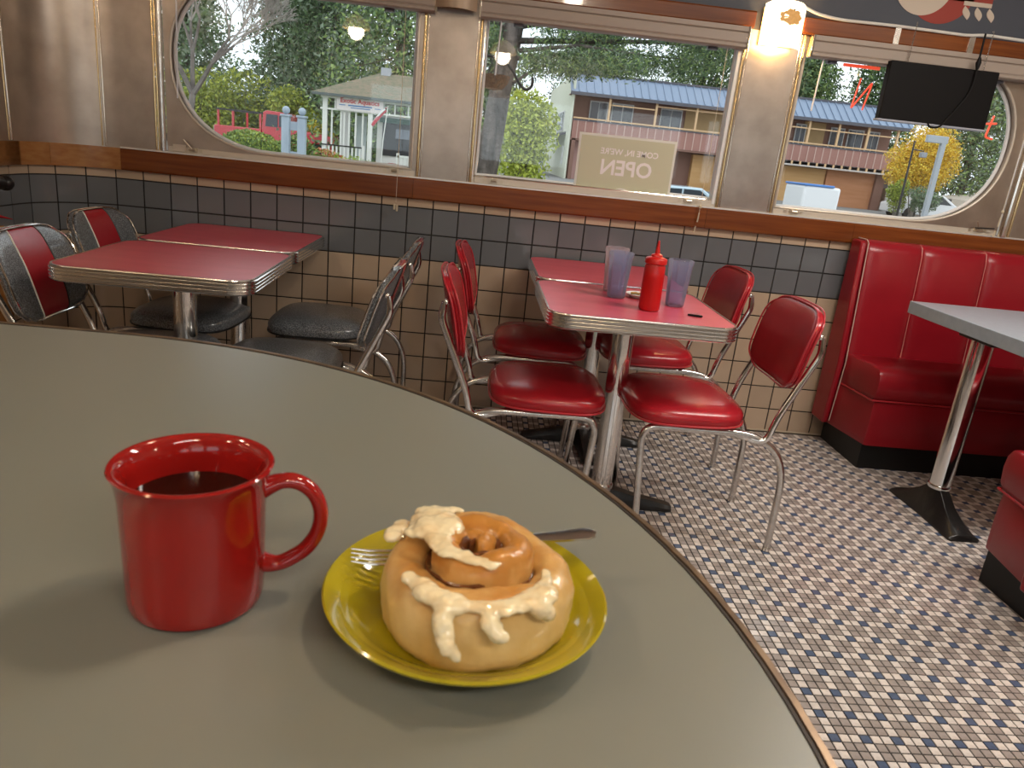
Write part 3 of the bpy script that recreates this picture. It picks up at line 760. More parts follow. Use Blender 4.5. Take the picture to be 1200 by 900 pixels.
# things on the ketchup table ------------------------------------------
ZT_ = .7362
def tumbler(x, y, label, tint, h=.150, rb=.030, rt_=.0395):
    r = empty('tumbler', (x, y, ZT_), 0, label, 'glass', 'pebbled plastic tumblers')
    m_ = glass_mat('tumbler_'+label[:12].replace(' ', '_'), tint, f=1.45)
    if 'milk' not in m_:
        nt = m_.node_tree; m_['milk'] = 1; o_ = nt.nodes['Material Output']; base = o_.inputs[0].links[0].from_socket
        tl = nt.nodes.new('ShaderNodeBsdfTranslucent'); tl.inputs[0].default_value = (tint[0], tint[1], tint[2], 1)
        m2 = nt.nodes.new('ShaderNodeMixShader'); m2.inputs[0].default_value = .22
        nt.links.new(base, m2.inputs[1]); nt.links.new(tl.outputs[0], m2.inputs[2]); nt.links.new(m2.outputs[0], o_.inputs[0])
    t = .0022
    prof = [(.001, .002), (rb-.004, .0), (rb, .003), (rb+.0008, .012)]
    for k in range(1, 9): f = k/8; prof.append((rb+(rt_-rb)*(.012/h+f*(1-.012/h-.08)), .012+f*(h*.88-.012)))
    prof += [(rt_+.0005, h*.90), (rt_+.0015, h*.905), (rt_+.002, h-.003), (rt_+.001, h), (rt_-.001, h)]
    prof += [(rt_-.001, h-.01), (rb-t, .010), (.001, .009)]
    MB().lathe(prof, seg=36).build('body', m_, r)
    return r
tumbler(1.783, -.868, 'clear blue plastic tumbler in front, left of the ketchup bottle', (.83, .88, 1.0))
tumbler(1.787, -.765, 'pinkish clear tumbler partly hidden behind the blue one', (.99, .95, .98), h=.152)
tumbler(1.968, -.925, 'clear lilac-blue tumbler standing right of the ketchup bottle', (.85, .88, 1.0))
r = empty('ketchup_bottle', (1.858, -1.035, ZT_), 0, 'red plastic squeeze ketchup bottle with pointed cap', 'bottle')
MB().lathe([(.001, .0), (.029, .0), (.0325, .004), (.0330, .02), (.0325, .10), (.0318, .135), (.029, .142), (.0285, .146)], seg=36).build('body', redplastic, r)
MB().lathe([(.0295, .143), (.0335, .145), (.0338, .158), (.031, .162), (.018, .166), (.0165, .172), (.008, .176), (.0045, .200), (.0025, .214), (.001, .2145)], seg=28).build('cap', mat('red_cap', (.55, .012, .01), .3), r)
r = empty('saucer', (1.875, -.83, ZT_), 0, 'small white saucer of scraps behind the ketchup bottle', 'saucer')
MB().lathe([(.001, .003), (.03, .002), (.032, .0), (.036, .0), (.038, .004), (.050, .010), (.051, .012), (.036, .007), (.001, .006)], seg=32).build('dish', mat('white_china', (.75, .73, .68), .2), r)
mb = MB()
for k in range(5): mb.ball((-.03+.012*k*.6, .004*(k % 3), .012), .006, 8, 6, sc=(1, 1, .7))
mb.build('crumbs', mat('crumb', (.5, .28, .08), .6), r)
r = empty('butter_knife_tip', (1.995, -1.075, ZT_), math.radians(-12)); r.name = 'clip'
tag(r, 'small dark clip lying near the right corner of the ketchup table', 'clip')
MB().prism([(-.022, -.004), (.020, -.007), (.024, 0), (.020, .007), (-.022, .004)], 0, .005).build('body', black_pl, r, bevel=.001)
MB().tube([(-.020, 0, .006), (.0, 0, .009), (.018, 0, .006)], .0014, 6).build('spring_wire', chrome, r)

# booth bench along the back wall -------------------------------------------
def bench(x0, x1, y_back, facing, label, n_seams, first_w, step):
    """facing: -1 = seat toward -y from back at y_back; +1 = toward +y"""
    r = empty('booth_bench', (0, 0, 0), 0, label, 'bench'); f = facing
    Y = lambda d: y_back+f*(max(d, .0285) if f < 0 else d)
    def pr(pts, a, b): # pts in (depth, z)
        return MB().prism([(Y(d), z) for d, z in pts], a, b, ax='x')
    xk = x0+.075
    pr([(.004, 0), (.385, 0), (.385, .115), (.004, .115)], xk, x1).build('kick_base', black_rub, r, smooth=False)
    # lower upholstered panel, left end slanting outward
    def slanted(z0, z1, dfront, puff, xl_back, xl_front, name):
        N = 10; mb = MB()
        sec = lambda xs: [(xs, Y(.10), z0), (xs, Y(dfront), z0), (xs, Y(dfront+puff*.7), z0+(z1-z0)*.15), (xs, Y(dfront+puff), z0+(z1-z0)*.5), (xs, Y(dfront+puff*.8), z1-(z1-z0)*.22), (xs, Y(dfront+puff*.15), z1-.006), (xs, Y(dfront-.05), z1+.004), (xs, Y(.25), z1), (xs, Y(.10), z1)]
        rows = []
        for ins, e in ((.0, .92), (.006, .985), (.02, 1.0)):
            row = []
            for (xs, yy, z) in sec(0):
                d = (yy-y_back)*f; tt = (d-.1)/(dfront-.1)
                xl = xl_back+(xl_front-xl_back)*min(1, max(0, tt))
                zc = (z0+z1)/2; dd = .1+(d-.1)*(e if e < 1 else 1)
                row.append((xl+ins-(0 if e < .95 else .0), Y(dd), zc+(z-zc)*e))
            rows.append(row)
        row = [(x1, yy, z) for (xs, yy, z) in sec(0)]; rows.append(row)
        mb.grid(rows, wrap=True); k = len(rows[0]); o = len(mb.v)-k
        mb.f += [tuple(range(k))[::-1], tuple(o+i for i in range(k))]; mb.m += [0, 0]
        return mb.build(name, vinyl_b, r, angle=50)
    slanted(.112, .315, .400, .004, x0+.02, x0+.066, 'front_panel')
    slanted(.318, .455, .398, .024, x0+.025, x0+.055, 'seat_cushion')
    MB().tube([(x0+.03, Y(.14), .3165), (x0+.056, Y(.405), .3165), (x1, Y(.412), .3165)], .004, 6).build('seat_piping', piping_red, r)
    # back: end board then puffed panels
    pr([(.0035, .115), (.15, .115), (.17, .40), (.118, .935), (.105, .948), (.0265, .948), (.0265, .92), (.0035, .92)] if f < 0 else [(.0035, .115), (.15, .115), (.17, .40), (.118, .935), (.105, .948), (.0035, .948)], x0, x0+.026).build('end_board', vinyl_b, r, bevel=.008)
    MB().tube([(x0+.029, Y(.155), .13), (x0+.029, Y(.176), .42), (x0+.029, Y(.124), .94), (x0+.029, Y(.105), .953), (x0+.029, Y(.03), .953)], .0026, 6).build('end_piping', mat('end_piping_dull', (.52, .40, .34), .4), r)
    xs = [x0+.03, x0+first_w]
    while xs[-1] < x1-.05: xs.append(xs[-1]+step)
    for a, b in zip(xs[:-1], xs[1:]):
        rows = []
        for u in (0, .02, .06, .15, .3, .5, .7, .85, .94, .98, 1):
            e = min(u, 1-u); pf = .024*(1-(1-min(1, e/.25))**2)**.5 if e > 0 else 0
            X = a+(b-a)*u
            rows.append([(X, Y(.10), .40), (X, Y(.148+pf), .40), (X, Y(.138+pf), .55), (X, Y(.122+pf), .75), (X, Y(.108+pf), .90), (X, Y(.098+pf*.8), .935), (X, Y(.080+pf*.3), .950), (X, Y(.0275), .950), (X, Y(.0275), .90), (X, Y(.06), .90)])
        mb = MB(); mb.grid(rows, wrap=True); k = 10; o = len(mb.v)-k; mb.f += [tuple(range(k))[::-1], tuple(o+i for i in range(k))]; mb.m += [0, 0]
        mb.build('back_panel', vinyl_b, r, angle=60)
        MB().tube([(b, Y(.150), .45), (b, Y(.140), .55), (b, Y(.124), .75), (b, Y(.110), .90), (b, Y(.098), .938), (b, Y(.075), .9515)], .0026, 6).build('seam_piping', piping_seam, r)
    return r
bench(2.968, 4.9, 0.0, -1, 'long red vinyl booth bench against the back wall at the right', 5, .288, .296)
bench(2.935, 4.9, -1.655, 1, 'red vinyl booth bench cut by the right edge, nearest the viewer', 5, .288, .296)

# booth table
r = empty('booth_table', (3.128, -.81, 0), 0, 'grey-blue laminate booth table on a chrome column at the right edge', 'table')
MB().prism(rrect(-.046, 1.50, -.30, .42, .004, 2), .700, .748).build('tabletop', greyblue, r, smooth=False, bevel=.0015)
for px in (0.0, 1.25):
    MB().box(px-.035, px+.11, -.09, .09, .688, .6995).build('mounting_plate', iron, r, bevel=.003)
    MB().lathe([(.038, .125), (.038, .69)], (px, 0, 0), 28).build('column', chrome, r)
    MB().lathe([(.041, .118), (.043, .124), (.041, .132), (.038, .134)], (px, 0, 0), 28).build('collar', chrome, r)
    rows = []
    secs = [(-.205, .044, .010, .04), (-.198, .052, .022, .055), (-.14, .050, .045, .05), (-.085, .047, .078, .040), (-.045, .046, .112, .036), (-.025, .044, .125, .038), (.025, .044, .125, .038), (.045, .046, .112, .036), (.085, .047, .078, .040), (.14, .050, .045, .05), (.198, .052, .022, .055), (.205, .044, .010, .04)]
    for y, hw, hh, tw in secs:
        f_ = 1.15
        rows.append([(px-hw*f_, y, 0.001), (px-hw*f_, y, .010), (px-tw*.75, y, hh*.8), (px-tw*.5, y, hh), (px+tw*.5, y, hh), (px+tw*.75, y, hh*.8), (px+hw*f_, y, .010), (px+hw*f_, y, 0.001)])
    mb = MB(); mb.grid(rows, wrap=True); mb.f += [tuple(range(8)), tuple(len(mb.v)-8+i for i in range(8))]; mb.m += [0, 0]
    mb.build('base_foot', iron, r, bevel=.002)

# wooden post with a black padded rest at the far left edge
r = empty('wooden_high_chair', (-.355, -.62, 0), 0, 'wooden post topped by a black padded rest at the far left edge', 'high chair')
for dx, dy in ((0, 0), (-.02, -.36)): MB().box(dx-.022, dx+.022, dy-.022, dy+.022, 0, .74).build('post', wood_l, r, bevel=.004)
MB().box(-.022, .002, -.34, -.02, .62, .67).box(-.022, .002, -.34, -.02, .30, .34).build('rail', wood_l, r, bevel=.003)
mb = MB().tube(fillet([(.04, .02, .885), (.02, -.08, .89), (-.0, -.3, .885)], .05), [.018]+[.026]*(8)+[.026], 14) 
mb.ball((.04, .02, .885), .026, 14, 8); mb.tube([(.01, -.06, .87), (.0, -.03, .74)], .008, 8); mb.build('padded_rest', mat('black_leather', (.012, .010, .010), .35), r)
MB().tube([(-.02, -.06, .80), (.02, -.01, .775), (.045, .03, .762)], [.02, .013, .002], 8, flat=.5).build('red_strap', vinyl, r)

# ================================================================== COUNTER AND WHAT IS ON IT
TZ = .88
cx, cy, CR = .825, -2.975, .677
loop = [(cx+CR*math.cos(a), cy+CR*math.sin(a)) for a in [math.radians(-90+180*i/60) for i in range(61)]]+[(-.05, cy+CR), (-.05, cy-CR)]
r = empty('round_ended_counter', (.6, -2.975, 0), 0, 'grey-green laminate counter with rounded end and bronze edge, filling the foreground', 'counter')
def loc(mb, x, y, z):
    mb.v = [(a-x, b-y, c-z) for a, b, c in mb.v]; return mb
loc(MB().prism(offs(loop, -.004), TZ-.030, TZ), .6, -2.975, 0).build('worktop', greylam, r, smooth=False, bevel=.0006)
def band(prof):
    mb = MB(); mb.grid([[(a, b, TZ+z) for a, b in offs(loop, o_)] for o_, z in prof], wrap=True); return mb
loc(band([(-.0045, -.002), (-.0035, .0004), (-.0015, .0006), (-.0005, -.0004)]), .6, -2.975, 0).build('edge_seam', mat('dark_seam', (.03, .022, .018), .5), r)
loc(band([(-.0008, -.001), (-.0002, .0012), (.004, .0014), (.0052, -.001), (.0058, -.007), (.0050, -.012), (.0058, -.018), (.0056, -.028), (.0040, -.034), (-.004, -.034)]), .6, -2.975, 0).build('edge_band', bronze, r, angle=30)
loc(MB().prism(offs(loop, -.03), TZ-.05, TZ-.0305), .6, -2.975, 0).build('underboard', mat('table_core', (.10, .06, .035), .7), r, smooth=False)
loc(MB().lathe([(.055, .03), (.055, TZ-.05)], (.95, -2.975, 0), 28), .6, -2.975, 0).build('column', chrome, r)
loc(MB().lathe([(.28, 0), (.28, .012), (.10, .03), (.056, .045)], (.95, -2.975, 0), 36), .6, -2.975, 0).build('base_disc', iron, r)
loc(MB().box(-.05, .30, -3.5, -2.45, 0, TZ-.0505), .6, -2.975, 0).build('cabinet', steel, r, bevel=.003)

# mug
r = empty('coffee_mug', (1.1423, -2.873, TZ), 0, 'glossy red mug of black coffee on the counter', 'mug')
H = .0925; rb, rt_ = .0400, .0462
prof = [(.001, .002), (rb-.012, .002), (rb-.010, 0), (rb-.005, 0), (rb-.0012, .0025), (rb, .007)]
for k in range(1, 9): f = k/9; prof.append((rb+.0018*f+.0, .007+f*(H*.80)))
prof += [(rb+.0030, H*.90), (rt_-.0012, H*.965), (rt_, H*.988), (rt_-.0008, H*.999), (rt_-.0025, H), (rt_-.0042, H*.992), (rt_-.0062, H*.95), (rb-.0030, H*.86), (rb-.0035, H*.3), (rb-.006, .009), (.001, .007)]
MB().lathe(prof, seg=64).build('body', mug_m, r)
hp = [Vector((.0385, 0, .074)), Vector((.050, 0, .079)), Vector((.0605, 0, .078)), Vector((.0695, 0, .0705)), Vector((.0740, 0, .058)), Vector((.0725, 0, .044)), Vector((.0655, 0, .032)), Vector((.0555, 0, .0245)), Vector((.047, 0, .0215)), Vector((.0385, 0, .023))]
def cr(pts, n=5):
    out = []
    for i in range(len(pts)-1):
        p0 = pts[max(i-1, 0)]; p1 = pts[i]; p2 = pts[i+1]; p3 = pts[min(i+2, len(pts)-1)]
        for k in range(n):
            t = k/n; out.append(.5*((2*p1)+(p2-p0)*t+(2*p0-5*p1+4*p2-p3)*t*t+(3*p1-p0-3*p2+p3)*t**3))
    return out+[pts[-1]]
hc = cr(hp); rad = [.0062+.0022*max(0, 1-min(i, len(hc)-1-i)/5) for i in range(len(hc))]
h = MB().tube(hc, rad, 14, flat=.78).build('handle', mug_m, r, M=Matrix.Rotation(math.radians(12), 4, 'Z'))
MB().lathe([(.001, .0690), (rb-.0030, .0690), (rb-.0030, .0683), (.001, .0683)], seg=48).build('coffee', coffee, r)

# plate
PX, PY = 1.3105, -2.876
r = empty('dessert_plate', (PX, PY, TZ), 0, 'small chartreuse glazed plate under the cinnamon roll', 'plate')
prof = [(.001, .004), (.042, .004), (.044, 0), (.050, 0), (.052, .005), (.070, .010), (.084, .0165), (.0885, .0195), (.0890, .0212), (.0878, .0222), (.084, .0208), (.0785, .0178), (.077, .0168), (.0745, .0164), (.072, .0140), (.060, .0092), (.045, .0080), (.001, .0076)]
MB().lathe(prof, seg=80).build('dish', plate_m, r)

# cinnamon roll
RX, RY, RZ = 1.3100, -2.8915, TZ+.0083
r = empty('cinnamon_roll', (RX, RY, RZ), 0, 'iced cinnamon roll, golden with dark spiral filling, on the green plate', 'pastry')
turns = 2.55; th0 = math.radians(-75)
def spiral(t):
    th = t*turns*2*PI; rr = .0025+.0545*t**1.08
    ang = th0+th
    sq = 1+.04*math.cos(4*ang+.6)*t
    off = Vector((.003, .002, 0))*(1-t)
    return Vector((rr*sq*math.cos(ang), rr*sq*.95*math.sin(ang), 0))+off, ang
def coil_h(t, ang):
    f = min(1, max(0, (t-.52)/.16)); f = f*f*(3-2*f)
    return .0560-.006*(t < .0)-.0115*f-.003*max(0, t-.7)/.3+.0016*math.sin(ang*2.3+1)+.0009*math.sin(ang*5.1)
def coil_w(t, ang): return (.0058+.0070*min(1, t*1.35)+.0005*math.sin(ang*5))*(1 if t < .975 else .6)
rows = []; N = 260
for i in range(N+1):
    t = i/N; p, ang = spiral(t); nrm = Vector((math.cos(ang), math.sin(ang), 0)); hgt = coil_h(t, ang); w = coil_w(t, ang)
    zb = .0; outer = t > .60
    row = []
    for (a, z) in ((-1, zb), (-1, hgt*.5), (-1, hgt*.84), (-.80, hgt*.95), (-.45, hgt*1.0), (0, hgt*1.015), (.4, hgt*1.0), (.76, hgt*.94), (1.0, hgt*.83), (1.10 if outer else 1, hgt*.62), (1.14 if outer else 1, hgt*.40), (1.06 if outer else 1, hgt*.18), (.84, zb)):
        jit = 1+.018*math.sin(ang*7+z*300)+.015*math.sin(ang*13+z*150)
        row.append(tuple(p+nrm*(w*a*jit)+Vector((0, 0, z))))
    rows.append(row)
mb = MB(); mb.grid(rows, wrap=True); k = 13; o = len(mb.v)-k; mb.f += [tuple(range(k)), tuple(o+i for i in range(k))]; mb.m += [0, 0]
dm = mb.build('dough_spiral', dough, r, angle=80)
tx0 = bpy.data.textures.new('dough_lumps', 'CLOUDS'); tx0.noise_scale = .014; tx0.noise_depth = 3
dm.modifiers.new('sub', 'SUBSURF').levels = 1; dm.modifiers['sub'].render_levels = 1
dd = dm.modifiers.new('lumps', 'DISPLACE'); dd.texture = tx0; dd.strength = .0035; dd.mid_level = .5
# baked crust colour: browner on the raised tops (real browning of the bun)
nt = dough.node_tree; b_ = nt.nodes['Principled BSDF']; ln = b_.inputs['Base Color'].links[0].from_socket
tcn = nt.nodes.new('ShaderNodeTexCoord'); sx = nt.nodes.new('ShaderNodeSeparateXYZ'); mr = nt.nodes.new('ShaderNodeMapRange'); mixn = nt.nodes.new('ShaderNodeMixRGB')
nz = nt.nodes.new('ShaderNodeTexNoise'); nz.inputs['Scale'].default_value = 55; nz.inputs['Detail'].default_value = 4
ad = nt.nodes.new('ShaderNodeMath'); ad.operation = 'MULTIPLY_ADD'; ad.inputs[1].default_value = .028; 
nt.links.new(tcn.outputs['Object'], nz.inputs['Vector']); nt.links.new(nz.outputs['Fac'], ad.inputs[0])
mr.inputs['From Min'].default_value = .048; mr.inputs['From Max'].default_value = .064
nt.links.new(tcn.outputs['Object'], sx.inputs[0]); nt.links.new(sx.outputs['Z'], ad.inputs[2]); nt.links.new(ad.outputs[0], mr.inputs['Value'])
mixn.inputs['Color2'].default_value = (.50, .215, .04, 1); nt.links.new(mr.outputs[0], mixn.inputs['Fac']); nt.links.new(ln, mixn.inputs['Color1']); nt.links.new(mixn.outputs[0], b_.inputs['Base Color'])
# filling between the coils
rows = []
for i in range(N+1):
    t = .10+.90*i/N; p, ang = spiral(t); nrm = Vector((math.cos(ang), math.sin(ang), 0))
    w = coil_w(t, ang); z = coil_h(t, ang)*(.92+.03*math.sin(ang*3)); q = p-nrm*(w+.0006)
    rows.append([tuple(q-nrm*.0028+Vector((0, 0, .01))), tuple(q-nrm*.0028+Vector((0, 0, z-.001))), tuple(q+Vector((0, 0, z+.001))), tuple(q+nrm*.0012+Vector((0, 0, z))), tuple(q+nrm*.0012+Vector((0, 0, .01)))])
mb = MB(); mb.grid(rows, wrap=True); mb.build('filling', filling, r)
MB().lathe([(.001, .036), (.03, .034), (.044, .028), (.044, .004), (.001, .003)], seg=32).build('crumb_core', filling, r)
# icing: blobs fused by a remesh
def blob_mesh(blobs, vox=.0011):
    mb = MB()
    for (x, y, z, a, b, c) in blobs: mb.ball((x, y, z), 1, 10, 7, sc=(a, b, c))
    return mb
ic = []
def smear(x0, y0, z0, x1, y1, z1, r0, r1, n=5, fl=.5):
    for k in range(n+1):
        t = k/n; rr = r0+(r1-r0)*t; ic.append((x0+(x1-x0)*t+random.uniform(-.0008, .0008), y0+(y1-y0)*t+random.uniform(-.0008, .0008), z0+(z1-z0)*t, rr, rr, rr*fl))
smear(-.022, .028, .0545, -.016, .012, .0565, .012, .013, 6, .36)      # broad cream patch on the upper left
smear(-.030, .020, .052, -.026, .006, .0555, .009, .009, 5, .45)
smear(-0.0294, 0.0339, .053, -0.0249, 0.0090, .0565, .008, .0095, 7, .45)      # upper left sheet
smear(-0.0226, 0.0384, .053, -0.0068, 0.0384, .055, .005, .003)
smear(-0.0249, 0.0113, .0565, -0.0136, -0.0158, .056, .0095, .007, 7, .4)
smear(-0.0113, -0.0158, .056, 0.0113, -0.0249, .0545, .006, .0045, 6, .4)
smear(-0.0339, 0.0068, .054, -0.0316, 0.0249, .053, .006, .006, 5, .4)
smear(-0.0475, 0.0158, .046, -0.0429, 0.0294, .045, .006, .007, 4, .5)
smear(-0.0339, -0.0294, .046, -0.0226, -0.0384, .0455, .005, .0065, 4, .6)
smear(-0.0226, -0.0429, .0455, -0.0068, -0.0497, .0445, .0075, .0085, fl=.55)     # front drip
smear(-0.0136, -0.0565, .040, -0.0102, -0.0661, .029, .0062, .0048, fl=.9)
smear(-0.0102, -0.0655, .030, -0.0034, -0.0672, .023, .0045, .0026, fl=1)
smear(-0.0045, -0.0520, .0445, 0.0203, -0.0497, .0445, .005, .006, 7, .5)
smear(0.0203, -0.0508, .0445, 0.0429, -0.0362, .0455, .0062, .0085, 7, .45)
smear(0.0113, -0.0576, .040, 0.0181, -0.0610, .034, .0055, .0045, fl=.8)
smear(0.0384, -0.0452, .043, 0.0452, -0.0418, .037, .0065, .005, fl=.8)
smear(0.0452, -0.0158, .046, 0.0418, -0.0316, .046, .0035, .005)
smear(0.0136, -0.0249, .0545, 0.0226, -0.0113, .055, .003, .002, 5, .4)
mb = blob_mesh(ic); io = mb.build('icing', icing, r)
rm = io.modifiers.new('fuse', 'REMESH'); rm.mode = 'VOXEL'; rm.voxel_size = .0010; rm.use_smooth_shade = True
sm_ = io.modifiers.new('soft', 'SMOOTH'); sm_.iterations = 4; sm_.factor = .6
tx = bpy.data.textures.new('icing_lumps', 'CLOUDS'); tx.noise_scale = .006
dp = io.modifiers.new('lumps', 'DISPLACE'); dp.texture = tx; dp.strength = .0022; dp.mid_level = .5
# fork
A = Vector((1.2345, -2.8545, TZ+.0235)); B = Vector((1.398, -2.8275, TZ+.040))
d = (B-A).normalized(); r = empty('fork', A, 0, 'steel fork lying across the plate behind the cinnamon roll', 'fork')
Lf = (B-A).length; side = Vector((-d.y, d.x, 0)).normalized(); upv = d.cross(side).normalized()*-1
if upv.z < 0: upv = -upv
def FP_(s, w, z): return d*s+side*w+upv*z
mb = MB(); rows = []
for s, w, z in ((.040, .0095, -.003), (.050, .010, -.0035), (.060, .0075, -.001), (.068, .0035, .001), (.085, .0026, .002), (.115, .0040, .0015), (.140, .0062, .0), (Lf-.008, .0072, 0), (Lf-.002, .0052, 0), (Lf, .001, 0)):
    t = .0011; rows.append([tuple(FP_(s, -w, z-t)), tuple(FP_(s, -w, z+t*.3)), tuple(FP_(s, 0, z+t)), tuple(FP_(s, w, z+t*.3)), tuple(FP_(s, w, z-t)), tuple(FP_(s, 0, z-t*.6))])
mb.grid(rows, wrap=True); mb.f += [tuple(range(6)), tuple(len(mb.v)-6+i for i in range(6))]; mb.m += [0, 0]
mb.build('handle', silver, r, angle=60)
for k in range(4):
    w = -.0081+.0054*k
    MB().tube([FP_(.044, w, -.0032), FP_(.03, w, -.0036), FP_(.012, w, -.0012), FP_(0, w*.96, .0022)], [.0014, .0013, .0011, .0005], 8).build('tine', silver, r)

# ================================================================== OUTSIDE
GZ = 0.0
def at(px, py, Y):
    """world point where the picture ray meets the plane y=Y (used to read off real places once)"""
    v = (px-600)/FPX*rt + (450-py)/FPX*up + fw; t = (Y-CAM.y)/v.y; return CAM+v*t
asphalt = mat('asphalt', (.20, .20, .20), .8, noise=(2, (.26, .26, .25), 4, .3, .7))
grass = mat('grass', (.20, .27, .07), .9, noise=(3, (.12, .18, .04), 4, .3, .7))
def gh(x, y):
    sst = lambda t: max(0, min(1, t))**2*(3-2*max(0, min(1, t)))
    return -.75*sst((x-4)/2.5)*(1-sst((y-30)/6.5))*sst((y-1.5)/5)
gm = MB(); gx = [-80, -40, -20, -8, 0, 3.5, 4, 4.5, 5, 5.5, 6, 6.5, 7, 10, 15, 25, 60, 110]; gy = [.35, 1.5, 3, 4.5, 6.5, 10, 20, 30, 31, 32, 33, 34, 35, 36, 36.5, 37, 45, 160]
gm.grid([[(x, y, gh(x, y)) for y in gy] for x in gx])
gnd = tag(gm.build('ground_outside', asphalt, smooth=True), kind='structure')
tag(MB().box(-60, 3, 36, 46, GZ, GZ+.02).box(-6, 2.5, 7.5, 14.5, GZ, GZ+.02).box(2.5, 3.9, 12, 30, GZ, GZ+.02).build('lawn', grass, gnd, smooth=False), kind='structure')
def leafy(name, pts, size, mats, parent, squash=1.0):
    """small leaves (single quads) at the given points"""
    n = len(pts); pts = np.asarray(pts)
    a = rng.normal(size=(n, 3)); a /= np.linalg.norm(a, axis=1)[:, None]
    b = np.cross(a, rng.normal(size=(n, 3))); b /= np.linalg.norm(b, axis=1)[:, None]
    s = size*rng.uniform(.6, 1.3, (n, 1))
    V = np.stack([pts-a*s, pts+b*s*.5*squash, pts+a*s, pts-b*s*.5*squash], 1)
    me = bpy.data.meshes.new(name); me.vertices.add(n*4); me.vertices.foreach_set('co', V.reshape(-1))
    me.loops.add(n*4); me.loops.foreach_set('vertex_index', np.arange(n*4, dtype=np.int32))
    me.polygons.add(n); me.polygons.foreach_set('loop_start', np.arange(n, dtype=np.int32)*4)
    for m_ in mats: me.materials.append(m_)
    me.polygons.foreach_set('material_index', rng.integers(0, len(mats), n).astype(np.int32)); me.update(calc_edges=True)
    o = bpy.data.objects.new(name, me); COL.objects.link(o); o.parent = parent; return o
def ell_pts(c, r, n, shell=.55):
    v = rng.normal(size=(n, 3)); v /= np.linalg.norm(v, axis=1)[:, None]
    k = rng.uniform(shell, 1, (n, 1))**.7; return np.array(c)+v*k*np.array(r)
dk = [mat('conifer_dark', (.055, .095, .045), .8), mat('conifer_mid', (.11, .18, .075), .8), mat('conifer_light', (.24, .33, .11), .8), mat('conifer_grey', (.17, .22, .15), .8)]
yg = [mat('leaf_lime', (.42, .46, .06), .7), mat('leaf_yellowgreen', (.30, .36, .05), .7), mat('leaf_olive', (.18, .24, .04), .7)]
yl = [mat('leaf_gold', (.72, .46, .03), .7), mat('leaf_amber', (.62, .36, .02), .7), mat('leaf_yellow', (.75, .58, .08), .7)]
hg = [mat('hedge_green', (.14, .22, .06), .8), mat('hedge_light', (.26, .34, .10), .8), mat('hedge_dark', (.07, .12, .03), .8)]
rd = [mat('leaf_rust', (.45, .13, .05), .7), mat('leaf_pink', (.55, .25, .15), .7), yg[1]]
bark = mat('bark', (.055, .045, .04), .9, noise=((7, 7, 1.6), (.17, .14, .125), 5, .38, .68), bump=(9, .8, .08))
barkg = mat('bark_grey', (.20, .18, .16), .9, noise=(4, (.12, .10, .09), 3, .3, .7))
def tree_root(name, x, y, label, cat='tree', group=None): return empty(name, (x, y, GZ), 0, label, cat, group)
def bushy(name, x, y, w, h, label, mats, n=3000, leaf=.09, d=None, clumps=9, cat='shrub', z0=.05, stem=True, group=None):
    r = tree_root(name, x, y, label, cat, group); pts = []
    for k in range(clumps):
        a = rng.uniform(0, 2*PI); q = rng.uniform(.0, .62); zz = z0+(h-z0)*rng.uniform(.22, .80)
        e = (w*rng.uniform(.28, .42), (d or w)*rng.uniform(.28, .42), (h-z0)*rng.uniform(.18, .26))
        pts.append(ell_pts((q*w/2*1.1*math.cos(a), q*(d or w)/2*math.sin(a), zz), e, n//clumps))
    leafy('foliage', np.concatenate(pts), leaf, mats, r)
    if stem:
        mb = MB()
        for k in range(6):
            a = k*1.05; mb.tube([(0.05*math.cos(a), .05*math.sin(a), 0), (w*.15*math.cos(a), w*.15*math.sin(a), h*.4), (w*.28*math.cos(a), w*.28*math.sin(a), h*.75)], [.03, .02, .008], 6)
        mb.build('stems', barkg, r)
    return r
def conifer(x, y, h, w, label, n=9000, mats=None, leaf=.16, z0=.12, layers=26, name='conifer'):
    r = tree_root(name, x, y, label, 'tree', 'conifers across the street'); pts = []; mb = MB()
    mb.tube([(0, 0, 0), (.05, 0, h*.5), (0, 0, h*.98)], [.022*h, .015*h, .004*h], 8).build('trunk', bark, r)
    br = MB(); m = layers*6
    for k in range(m):
        f = z0+(1-z0)*(k/m); a = k*2.4; L = w/2*(1-f)**.7*rng.uniform(.75, 1.1)+.15; zz = h*f
        tip = np.array((L*math.cos(a), L*math.sin(a), -L*.28)); c = np.array((0, 0, zz))
        q = n//m; t = rng.uniform(.15, 1, (q, 1))**.8
        p = c+tip*t+rng.normal(size=(q, 3))*np.array((.13*L, .13*L, .07*L+.04)); pts.append(p)
        if k % 2: br.tube([tuple(c), tuple(c+tip*.9)], [.03, .008], 4)
    leafy('foliage', np.concatenate(pts), leaf, mats or dk, r, .8); br.build('branches', bark, r); return r
# the backdrop of trees
CL = 'conifers across the street'
conifer(-5.6, 33, 13, 9.0, 'tall dark conifer seen through the left window behind the red truck', 34000, [dk[0], dk[1], dk[3]], .11, .03)
conifer(-1.9, 26, 13, 7.5, 'tall conifer beyond the little white shop', 34000, [dk[1], dk[2], dk[3]], .10, .06)
conifer(-9.2, 42, 14, 8, 'dark conifer between the bare tree and the big conifer', 22000, [dk[1], dk[3], dk[0]], .16, .03)
conifer(-18.5, 50, 13, 10, 'conifer far off behind the bare tree', 18000, [dk[3], dk[1]], .18, .03)
conifer(1.5, 58, 15, 9, 'conifer left of the balcony building, far behind', 16000, dk, .18, .02)
conifer(33.5, 60, 15, 11, 'broad conifer behind the black sign box, beyond the metal roof', 18000, [dk[1], dk[2], dk[0]], .18, .06)
conifer(28.0, 62, 15, 10, 'tall conifer just right of the red neon letter, behind the metal roof', 18000, [dk[1], dk[2], dk[0]], .18, .06)
